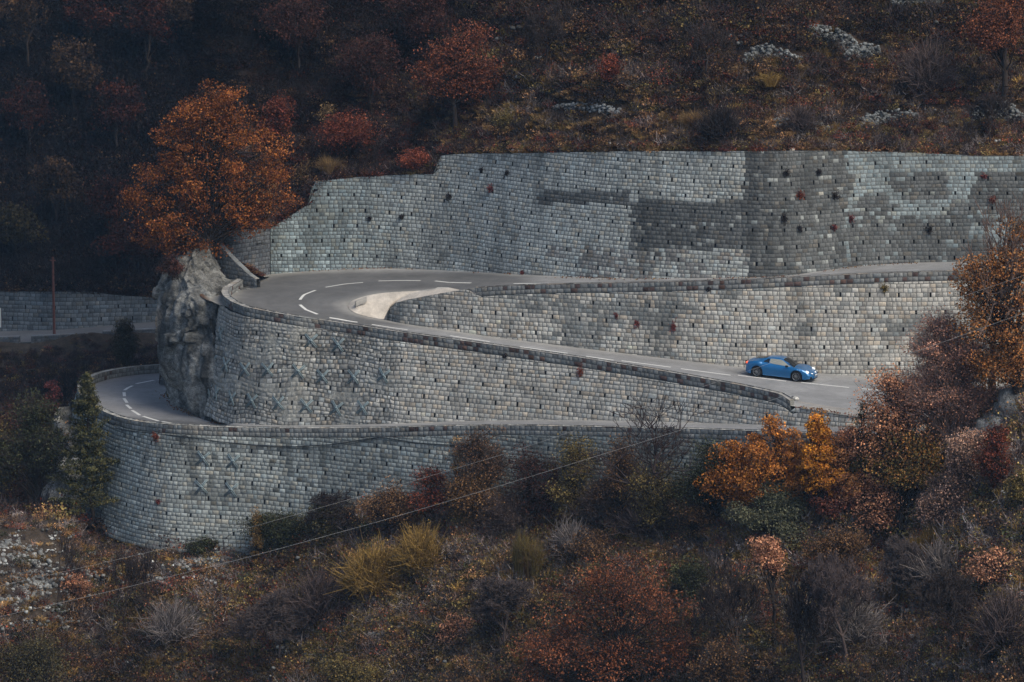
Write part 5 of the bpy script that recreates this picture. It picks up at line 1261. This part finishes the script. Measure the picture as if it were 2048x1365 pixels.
for nm, fs in dict(twig=[lambda s: tri_twigs(PAL['bare'], s)] * 4, grey=[lambda s: tri_twigs(PAL['grey'], s)] * 3, dark=[lambda s: tri_twigs(PAL['dark'], s)] * 3,
                   brown=[lambda s: low_leaf(PAL['brown'], s)] * 3, russet=[lambda s: mix(low_leaf(PAL['russet'], s), tri_twigs(PAL['bare'], s, 20))] * 3, olive=[lambda s: low_leaf(PAL['olive'], s)] * 3,
                   green=[lambda s: low_leaf(PAL['green'], s)] * 2, darkrus=[lambda s: mix(low_leaf(PAL['darkrus'], s), tri_twigs(PAL['dark'], s, 20))] * 3, coral=[lambda s: mix(low_leaf(PAL['coral'], s, 40), tri_twigs(PAL['grey'], s, 20))] * 2,
                   grass=[lambda s: strands(.5, 1.0, 70, PAL['grass'], s, .035, .5)] * 3, gold=[lambda s: strands(.8, 1.1, 90, PAL['gold'], s, .03)] * 2).items():
    for f in fs: IX.setdefault(nm, []).append(len(TPL)); TPL.append(T_(f(len(TPL) + 500)))
def stones_(seed, n=9):
    r = np.random.default_rng(seed); g = Geo()
    for _ in range(n): rock_mesh(g, np.array([r.normal() * .35, r.normal() * .35, .02]), r.uniform(.05, .17), r, (.22, .225, .215))
    return g
for _ in range(3): IX.setdefault('stone', []).append(len(TPL)); TPL.append(T_(stones_(900 + _)))
def choose(probs, n, rng):
    """probs: dict name-> array (n,)"""
    names = list(probs); W_ = np.stack([np.broadcast_to(probs[k], n) for k in names], 1).astype(float); W_ = np.clip(W_, 0, None) + 1e-6; W_ /= W_.sum(1, keepdims=True)
    c = (W_.cumsum(1) > rng.random((n, 1))).argmax(1); out = np.zeros(n, int)
    for j, k in enumerate(names):
        m = c == j; out[m] = rng.choice(IX[k], int(m.sum()))
    return out
def kinds_up(P, u, v, rng):
    n = len(P); z = fbm(P[:, 0] * .22, P[:, 2] * .3, 0, 201, 3); z2 = fbm(P[:, 0] * .35, P[:, 2] * .5, 5, 202, 3)
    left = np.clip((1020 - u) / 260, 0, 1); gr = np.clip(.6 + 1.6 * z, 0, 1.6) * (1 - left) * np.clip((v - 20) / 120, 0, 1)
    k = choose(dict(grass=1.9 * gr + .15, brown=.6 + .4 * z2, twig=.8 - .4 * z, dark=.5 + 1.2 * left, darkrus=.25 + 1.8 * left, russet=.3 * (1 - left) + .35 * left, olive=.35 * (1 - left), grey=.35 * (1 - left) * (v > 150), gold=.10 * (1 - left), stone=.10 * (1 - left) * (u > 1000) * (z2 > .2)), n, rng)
    t = (1.15 + .4 * z2) * (1 - .78 * np.clip((980 - u) / 520, 0, 1) * np.clip((330 - v) / 130 + .25, 0, 1)) * np.interp(v, [0, 150, 300], [.36, .78, 1.1])  # hillside shade and vignette painted in: darker upwards and to the upper left
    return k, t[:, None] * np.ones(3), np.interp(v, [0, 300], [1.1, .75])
def kinds_low(P, u, v, rng):
    n = len(P); z = fbm(P[:, 0] * .2, P[:, 2] * .35, 0, 211, 3); z2 = fbm(P[:, 0] * .4, P[:, 2] * .5, 5, 212, 3)
    right = np.clip((u - 1500) / 250, 0, 1); lf = np.clip((420 - u) / 250, 0, 1)
    k = choose(dict(twig=.9 - .6 * z, grey=.5 + .4 * right + .3 * z2, dark=.5 - .5 * z, brown=.75 + .4 * z2, russet=.20 + .2 * z, olive=.95 * (1 - lf) - .3 * z2, grass=1.0 + .8 * z + .5 * lf, green=.22, coral=.07 + .3 * right, gold=.14 + .1 * right, stone=.05 + .03 * right + .25 * (z2 > .45) * (v > 1100) + 2.5 * ((u < 140) & (v > 1060) & (v < 1260)) + 1.2 * (u < 480) * (v > 1105) * (v < 1165)), n, rng)
    t = (1.45 + .45 * z2) * np.interp(v, [1000, 1200, 1365], [.98, .85, .5]) * (1 + .35 * right)  # vignette put into the scrub colour, darkest at the bottom
    return k, t[:, None] * np.ones(3), np.full(n, .85) * (1 - .3 * (v < 1120) * (u < 500))
def kinds_gul(P, u, v, rng):
    n = len(P); k = choose(dict(darkrus=.8, twig=.9, dark=.9, brown=.4, olive=.4, russet=.35, grass=.25), n, rng)
    return k, np.full((n, 3), .95), np.interp(P[:, 1], [60, 84, 91], [1.3, .95, .4])
def kinds_far(P, u, v, rng):
    n = len(P); z = fbm(P[:, 0] * .05, P[:, 2] * .05, 0, 221, 3); k = choose(dict(darkrus=1.3 + z, dark=1.0, twig=.7, brown=.3), n, rng)
    return k, (.42 + .2 * z)[:, None] * np.interp(v, [200, 560], [.45, .95])[:, None] * np.ones(3), np.full(n, 1.7)  # shade of the far slope painted into the wood, deepest at the top
HEAPS = [[(1490, 118), (1530, 104), (1600, 120)], [(1620, 55), (1680, 80), (1740, 108)], [(1690, 112), (1760, 100)], [(1945, 228), (2000, 222), (2048, 228)], [(1722, 238), (1775, 234), (1830, 230)], [(1108, 216), (1170, 215), (1245, 220)], [(1780, 10), (1890, 5)]]
def clear_of(u, v):
    w_ = np.ones_like(u)
    for h in HEAPS:
        d = np.min([np.hypot((u - a) / 1.3, v - b) for a, b in resample(np.c_[np.array(h, float), np.zeros(len(h))], 24)[:, :2]], axis=0); w_ = w_ * np.clip((d - 9) / 14, .03, 1)
    return w_
for i, (u, v, H, W, pal) in enumerate([(60, 330, 8, 6, 'russet'), (150, 250, 9, 6, 'brown'), (235, 330, 8, 6, 'russet'), (110, 470, 7, 6, 'brown'), (215, 500, 7, 6, 'russet'), (30, 540, 6, 6, 'olive'), (300, 170, 9, 7, 'russet'), (60, 160, 9, 7, 'brown'), (390, 130, 8, 7, 'brown'), (180, 130, 9, 6, 'russet'), (270, 560, 5, 6, 'russet')]):
    h = hit(u, v, ['far_hillside'])
    if h is None: continue
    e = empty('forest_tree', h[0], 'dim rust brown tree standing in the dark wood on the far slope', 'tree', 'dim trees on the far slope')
    tg, lg = leafy(H, W, np.array(PAL[pal]) * .28, 1300, ls=.3, lo=.25, seed=400 + i, twigs=1); tg.obj('trunk', M_BARK, e); lg.obj('crown', M_LEAF, e)  # crown palette darkened to paint in the far slope's shade
scree = lambda c, u, v: 1 - .8 * ((u < 130) & (v > 1060) & (v < 1240))
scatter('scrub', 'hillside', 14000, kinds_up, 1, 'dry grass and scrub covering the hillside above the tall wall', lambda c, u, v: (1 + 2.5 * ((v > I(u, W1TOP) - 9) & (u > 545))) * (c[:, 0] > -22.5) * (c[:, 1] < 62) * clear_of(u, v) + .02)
scatter('scrub', 'slope', 17000, kinds_low, 2, 'mixed leafless and autumn scrub covering the slope below the walls', scree)
scatter('scrub', 'slope_back', 250, kinds_low, 3, 'scrub behind the spur on the right')
scatter('scrub', 'gully', 7500, kinds_gul, 4, 'dark scrub filling the gully on the left', lambda c, u, v: (1.0 + 5 * (c[:, 1] > 80)) * (c[:, 1] < 90.8) + .02)
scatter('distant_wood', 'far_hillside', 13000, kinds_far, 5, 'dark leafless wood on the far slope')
scatter('leaf_litter', 'ledge', 200, lambda P, u, v, rng: (choose(dict(russet=1., brown=1.), len(P), rng), np.full((len(P), 3), 1.), np.full(len(P), .35)), 6, 'fallen leaves and low growth on the bank behind the ledge', lambda c, u, v: (c[:, 2] > 2.75) * 1.0)

rl = np.random.default_rng(77); g = Geo()
ed = np.concatenate([resample(a_far + [0, -.25, 0], 200), resample(outer_bend[:26], 120), resample(rock_base, 160), resample(sh, 160)])
P = ed[rl.integers(0, len(ed), 2600)] + rl.normal(size=(2600, 3)) * np.array([.25, .22, 0]); keep = fbm(P[:, 0] * .5, P[:, 1] * .5, 0, 78) > -.05; P = P[keep]
for i in range(len(P)):
    h = None
    for b_ in (roadb, roadc):
        q = b_.ray_cast(Vector((P[i, 0], P[i, 1], P[i, 2] + 1.5)), Vector((0, 0, -1)), 3)
        if q[0] is not None: h = q[0].z
    P[i, 2] = (h if h is not None else P[i, 2]) + .03
leaves(g, P, .09, pick(PAL['russet'] + PAL['brown'] + PAL['grass'], len(P), rl, .2), rl, flat=.0)
tag(g.obj('leaf_litter', M_LEAF), 'fallen leaves drifted along the road edges', kind='stuff')

# ------------------------------------------------------------------ stones
def heap(pts, hpx, n, label, seed, r=(.08, .19), col=(.21, .22, .215), name='rubble_wall', cat='rubble wall'):
    """dry stones piled along a traced line of the photo, standing on the slope"""
    rng = np.random.default_rng(seed); g = Geo(); o = None
    for i in range(n):
        t = rng.random(); u = np.interp(t, np.linspace(0, 1, len(pts)), [p[0] for p in pts]); vb = np.interp(t, np.linspace(0, 1, len(pts)), [p[1] for p in pts])
        h = hit(u, vb, GROUND)
        if h is None: continue
        q = np.array(h[0]); o = q if o is None else o
        k = rng.random(); q = q + np.array([rng.normal() * .1, k * .25 + rng.normal() * .06, k * hpx / 31.0 * (.55 + .45 * math.sin(pi * min(1, max(0, t)))) - .05])
        rock_mesh(g, q - o, rng.uniform(*r), rng, col)
    ob = g.obj(name, M_ROCK); ob.location = tuple(o); return tag(ob, label, cat)
heap([(1490, 125), (1530, 112), (1600, 128)], 26, 190, 'dark low curved dry stone wall on the upper slope', 1)
heap([(1620, 68), (1680, 95), (1740, 122)], 34, 260, 'largest tumbled dry stone wall at the upper right', 2)
heap([(1690, 120), (1760, 108)], 26, 120, 'tumbled stones under the largest rubble wall', 3)
heap([(1945, 242), (2000, 240), (2048, 246)], 38, 230, 'rounded dry stone wall at the right edge above the tall wall', 4)
heap([(1722, 250), (1775, 246), (1830, 240)], 26, 150, 'broken dry stone wall left of the rounded one', 5)
heap([(1108, 222), (1170, 222), (1245, 228)], 17, 150, 'faint grey dry stone wall in the middle of the upper slope', 6, col=(.22, .23, .23))
heap([(1600, 182), (1680, 186)], 14, 80, 'short row of stones between the rubble walls', 7, (.07, .17))
heap([(1540, 250), (1600, 262), (1660, 262)], 20, 100, 'scattered grey stones below the broken walls', 8, (.07, .18))
heap([(1780, 20), (1890, 15)], 30, 170, 'pale stones at the top edge right of centre', 9)
heap([(330, 1136), (400, 1138), (485, 1130)], 20, 230, 'pale loose stones piled below the foot of the lowest wall', 10, (.08, .2), (.33, .33, .31))
heap([(100, 1330), (230, 1112), (300, 1130)], 8, 60, 'sparse pale stones running down from the wall foot', 11, (.05, .14), (.38, .38, .35))
BO = [(1220, 291, .28, (.36, .38, .38), 'pale boulder above the tall wall left of centre'), (1408, 282, .30, (.22, .29, .30), 'bluish grey boulder above the tall wall'), (1583, 301, .26, (.58, .52, .44), 'creamy block sitting on the crown of the tall wall'), (1666, 294, .32, (.42, .44, .42), 'flat whitish slab on the crown of the tall wall'),
      (1170, 298, .22, (.4, .4, .36), 'small pale stone left on the wall crown'), (1596, 122, .24, (.46, .44, .38), 'pale block at the end of the curved rubble wall'), (560, 316, .4, (.10, .12, .15), 'dark bluish boulder right of the oak'), (1590, 800, .30, (.52, .51, .47), 'white stone at the end of the parapet by the gravel shoulder'),
      (1762, 945, .22, (.34, .36, .35), 'pale stone half hidden among the bushes right of the coral tree')]
for i, (u, v, r, c, lab) in enumerate(BO):
    h = hit(u, v, GROUND + ['road']) 
    if h is None: continue
    g = Geo(); rock_mesh(g, np.zeros(3), r, np.random.default_rng(700 + i), c, .6); o = g.obj('boulder', M_ROCK); o.location = tuple(Vector(h[0]) + Vector((0, 0, r * .2))); tag(o, lab, 'boulder')
def outcrop(pts, r, n, label, seed, col=(.34, .34, .32), kind=None):
    rng = np.random.default_rng(seed); g = Geo(); o = None
    for i in range(n):
        t = rng.random(); u = np.interp(t, np.linspace(0, 1, len(pts)), [p[0] for p in pts]) + rng.normal() * (22 if kind else 8); v = np.interp(t, np.linspace(0, 1, len(pts)), [p[1] for p in pts]) + rng.normal() * 6
        h = hit(u, v, GROUND)
        if h is None: continue
        q = np.array(h[0]); o = q if o is None else o; rock_mesh(g, q - o - np.array([0, 0, r * .3]), r * rng.uniform(.4, 1.3), rng, col, .8)
    ob = g.obj('scree' if kind else 'rock', M_ROCK); ob.location = tuple(o); tag(ob, label, None if kind else 'rock', None, kind)
outcrop([(2045, 790), (2010, 815), (1985, 850), (1955, 900)], 1.0, 34, 'pale rock slab at the right edge of the spur', 21)
outcrop([(1890, 935), (1860, 975)], .45, 14, 'small grey rock patch on the spur under the leaning trunk', 22)
outcrop([(1500, 1225), (1488, 1300), (1420, 1345)], .45, 30, 'whitish rock patch showing at the bottom right of centre', 23)
outcrop([(1590, 1180), (1650, 1220)], .4, 26, 'scattered whitish stones right of the slender coral tree', 24)
outcrop([(5, 1075), (40, 1120), (70, 1170), (20, 1210)], .17, 330, 'pale scree patch at the left edge', 25, (.27, .275, .265), 'stuff')
# pale rock mound that carries the left end of the lower bend
rng = np.random.default_rng(31); g = Geo()
nu, nv = 60, 50; a = np.linspace(-.35, pi * 1.05, nu)[:, None]; k = np.linspace(0, 1, nv)[None, :]
top_c = np.array([-26.4, 17.5]); rr = 3.0 + 1.6 * (1 - k) ** 1.3
X = top_c[0] + np.cos(a + pi / 2 + .35) * rr * .98; Y = top_c[1] + np.sin(a + pi / 2 + .35 + 0 * k) * rr * 1.9; Z = -13.5 + 7.7 * k + 0 * a
ds = .5 * (1 - 2 * np.abs(fbm(X * .5, Y * .5, Z * .3, 41, 4))) + .2 * fbm(X * 1.6, Y * 1.6, Z * 1.2, 42, 4); X = X + np.cos(a + pi / 2 + .35) * (ds - .3); Y = Y + np.sin(a + pi / 2 + .35) * (ds - .3)
P = np.stack([X, Y, Z + 0 * X], -1); n1 = fbm(X * .6, Y * .6, Z * .4, 44)[..., None]; grid(g, P, np.array([.36, .35, .32]) * (1 + .35 * n1)); o = g.obj('rock_outcrop', M_ROCK); tag(o, 'pale rock under the left end of the lower bend behind the pine', 'rock')

# ------------------------------------------------------------------ low walls, pole, cables
def small_wall(A, B, h0, h1, th, label, rng, base=(.26, .265, .25), cat='low wall', name='low_stone_wall', grp=None, n=20):
    top = resample(np.array([A, *([] if B is None else B)]), n); top = smooth(top, 1); nb = plan_normal(top, -1); nn = np.c_[nb, np.zeros(n)]
    g = Geo(); hh = np.linspace(h0, h1, n)[:, None] * np.array([0, 0, 1.0])
    for off, o in ((0, 1), (th, -1)):
        Tp = top + nn * off; Bp = Tp - hh; F = Face(Bp, Tp); lo = lambda s: np.interp(s, F.s, F.B[:, 2]); hi = lambda s: np.interp(s, F.s, F.T[:, 2])
        masonry(g, F, lo, hi, rng, col_par(base, 0), (.25, .3), (.26, .46), None, None, out=o, parallel=(abs(h0 - h1) < .01))
    A_ = courses(F.L, 0, th - .05, rng, (th, th), (.5, .9)); s0, s1 = np.clip(A_[:, 0], 0, F.L), np.clip(A_[:, 1], 0, F.L); ok = s1 - s0 > .05; s0, s1 = s0[ok], s1[ok]; z = 0 * s0
    AA = np.stack([np.stack([s0, z], 1), np.stack([s1, z], 1), np.stack([s1, z + th], 1), np.stack([s0, z + th], 1)], 1); F0 = Face(top - hh, top)
    Sf = lambda a, b: interp_rows(F0.T, F0.s, a) + interp_rows(nn, F0.s, a) * b[..., None] + np.array([0, 0, .003])
    col, mor = cap_col(tuple(np.array(base) * 1.25))(Sf(AA[..., 0].mean(1), AA[..., 1].mean(1)), rng); put_cells(g, Sf, AA, col, mor, rng, inset=.008, raise_=.04, out=1)
    return tag(g.obj(name, M_STONE), label, cat, grp)
small_wall((-19.0, 19.0, 5.0), [(-18.1, 18.0, 4.2), (-17.1, 17.0, 3.4), (-16.3, 16.4, 2.95)], 1.6, .6, .35, 'small sloping stone wall beside the ledge path under the oak', R, (.17, .18, .18))
def dline(u0, u1):
    return [atz(u, I(u, DN), I(u, DZ) + .5) for u in np.linspace(u0, u1, 5)]
for u0, u1, lab in ((-200, 38, 'short parapet block of the far road at the left edge'), (62, 177, 'long parapet block of the far road by the pole'), (205, 330, 'rightmost parapet block of the far road')):
    q = dline(u0, u1); small_wall(q[0], q[1:], .55 if u0 > 200 else .7, .7 if u0 < 200 else .55, .4, lab, R, (.15, .16, .17), 'parapet', 'road_parapet', 'parapet blocks along the far road')
# timber/steel pole by the far road
pb = atz(109, 692, -14.6); g = Geo(); tubes(g, [pb - pb], [np.array([0, 0, 7.6])], .13, .09, (.2, .08, .06), 8); box(g, (0, 0, 7.3), (.5, .1, .1)); o = g.obj('utility_pole', M_RUST); o.location = tuple(pb); tag(o, 'tall thin reddish pole in front of the far road', 'pole')
pb = atz(1, 655, -13.6); g = Geo(); tubes(g, [pb - pb], [np.array([0, 0, 1.6])], .06, .06, (.5, .5, .5), 8); tubes(g, [np.array([0, 0, 1.6])], [np.array([0, 0, 1.68])], .06, .01, (.5, .5, .5), 8); o = g.obj('marker_post', mat('white_post', .6, attr=False, color=(.6, .62, .62))); o.location = tuple(pb); tag(o, 'white marker post beside the far road at the left edge', 'post')
def wire(pts, r, name, label, mt, cat, k=6, n=120):
    P = np.array(pts); d = np.r_[0, np.cumsum(np.linalg.norm(np.diff(P, axis=0), axis=1))]; s = np.linspace(0, d[-1], n)
    P = np.stack([np.interp(s, d, P[:, j]) for j in range(3)], 1); P = smooth(P, 6); g = Geo(); o = P[0]; tubes(g, P[:-1] - o, P[1:] - o, r, r, (.3, .3, .3), k); ob = g.obj(name, mt); ob.location = tuple(o); return tag(ob, label, cat)
W1_ = [(2300, 470), (2048, 551), (1760, 650), (1571, 716), (1374, 785), (1189, 848), (1024, 904), (760, 982), (495, 1057), (200, 1128), (0, 1172), (-200, 1212)]
W2_ = [(2300, 545), (2048, 626), (1861, 694), (1620, 775), (1374, 857), (1024, 965), (760, 1043), (500, 1114), (250, 1176), (0, 1234), (-200, 1276)]
W3_ = [(700, 1003), (560, 1045), (360, 1097), (212, 1133), (0, 1185), (-200, 1230)]
wire([aty(u, v, -75 - .006 * (u - 1024)) for u, v in W1_], .004, 'overhead_wire', 'upper of the two thin wires crossing the whole foreground', M_WIRE, 'wire')
wire([aty(u, v, -78 - .006 * (u - 1024)) for u, v in W2_], .005, 'overhead_wire', 'lower of the two thin wires crossing the whole foreground', M_WIRE, 'wire')
def on_wall(u, v, wn, off):
    h = hit(u, v, [wn]); n = np.array(h[1]); n = n if n @ (CAMP - np.array(h[0])) > 0 else -n; return np.array(h[0]) + n * off
cpts = [(232, 856), (250, 861), (300, 866), (345, 871), (371, 874), (405, 878), (438, 884), (520, 891), (592, 894), (670, 889), (720, 881), (756, 875), (780, 877), (830, 886), (890, 890), (950, 891)]
cab = wire([on_wall(u, v, 'w4', .07) for u, v in cpts], .028, 'hanging_cable', 'black cable sagging along the top of the lowest wall with a coil', M_CABLE, 'cable', 6, 160)
cl = [on_wall(438, 884, 'w4', .09), on_wall(520, 893.5, 'w4', .1), on_wall(592, 897, 'w4', .1), on_wall(680, 893, 'w4', .1), on_wall(756, 877, 'w4', .09)]
c2 = wire(cl, .014, 'strand', None, M_CABLE, None); 
c2.parent = cab; c2.location = Vector(c2.location) - Vector(cab.location)
ct = on_wall(371, 880, 'w4', .09) - np.array(cab.location); th = np.linspace(0, 6 * pi, 90); rr = .27 + .015 * np.sin(th * .37)
q = np.stack([ct[0] + rr * np.cos(th), ct[1] - .001 * th + 0 * th, ct[2] + rr * np.sin(th)], 1); g = Geo(); tubes(g, q[:-1], q[1:], .016, .016, (.1, .1, .1), 5); g.obj('coil', M_CABLE, cab)

# ------------------------------------------------------------------ air
def add_haze():
    g = Geo(); x0, x1, y0, y1, z0, z1 = -200, 200, -232, 270, -85, 190; box(g, ((x0 + x1) / 2, (y0 + y1) / 2, (z0 + z1) / 2), (x1 - x0, y1 - y0, z1 - z0))
    m = bpy.data.materials.new('haze'); m.use_nodes = True; t = m.node_tree; t.nodes.clear(); o = t.nodes.new('ShaderNodeOutputMaterial'); v = t.nodes.new('ShaderNodeVolumePrincipled')
    v.inputs['Color'].default_value = (.36, .64, 1.0, 1); v.inputs['Density'].default_value =   .00012; t.links.new(v.outputs[0], o.inputs['Volume'])
    tag(g.obj('haze', m), 'thin bluish air over the valley', kind='stuff')
add_haze()
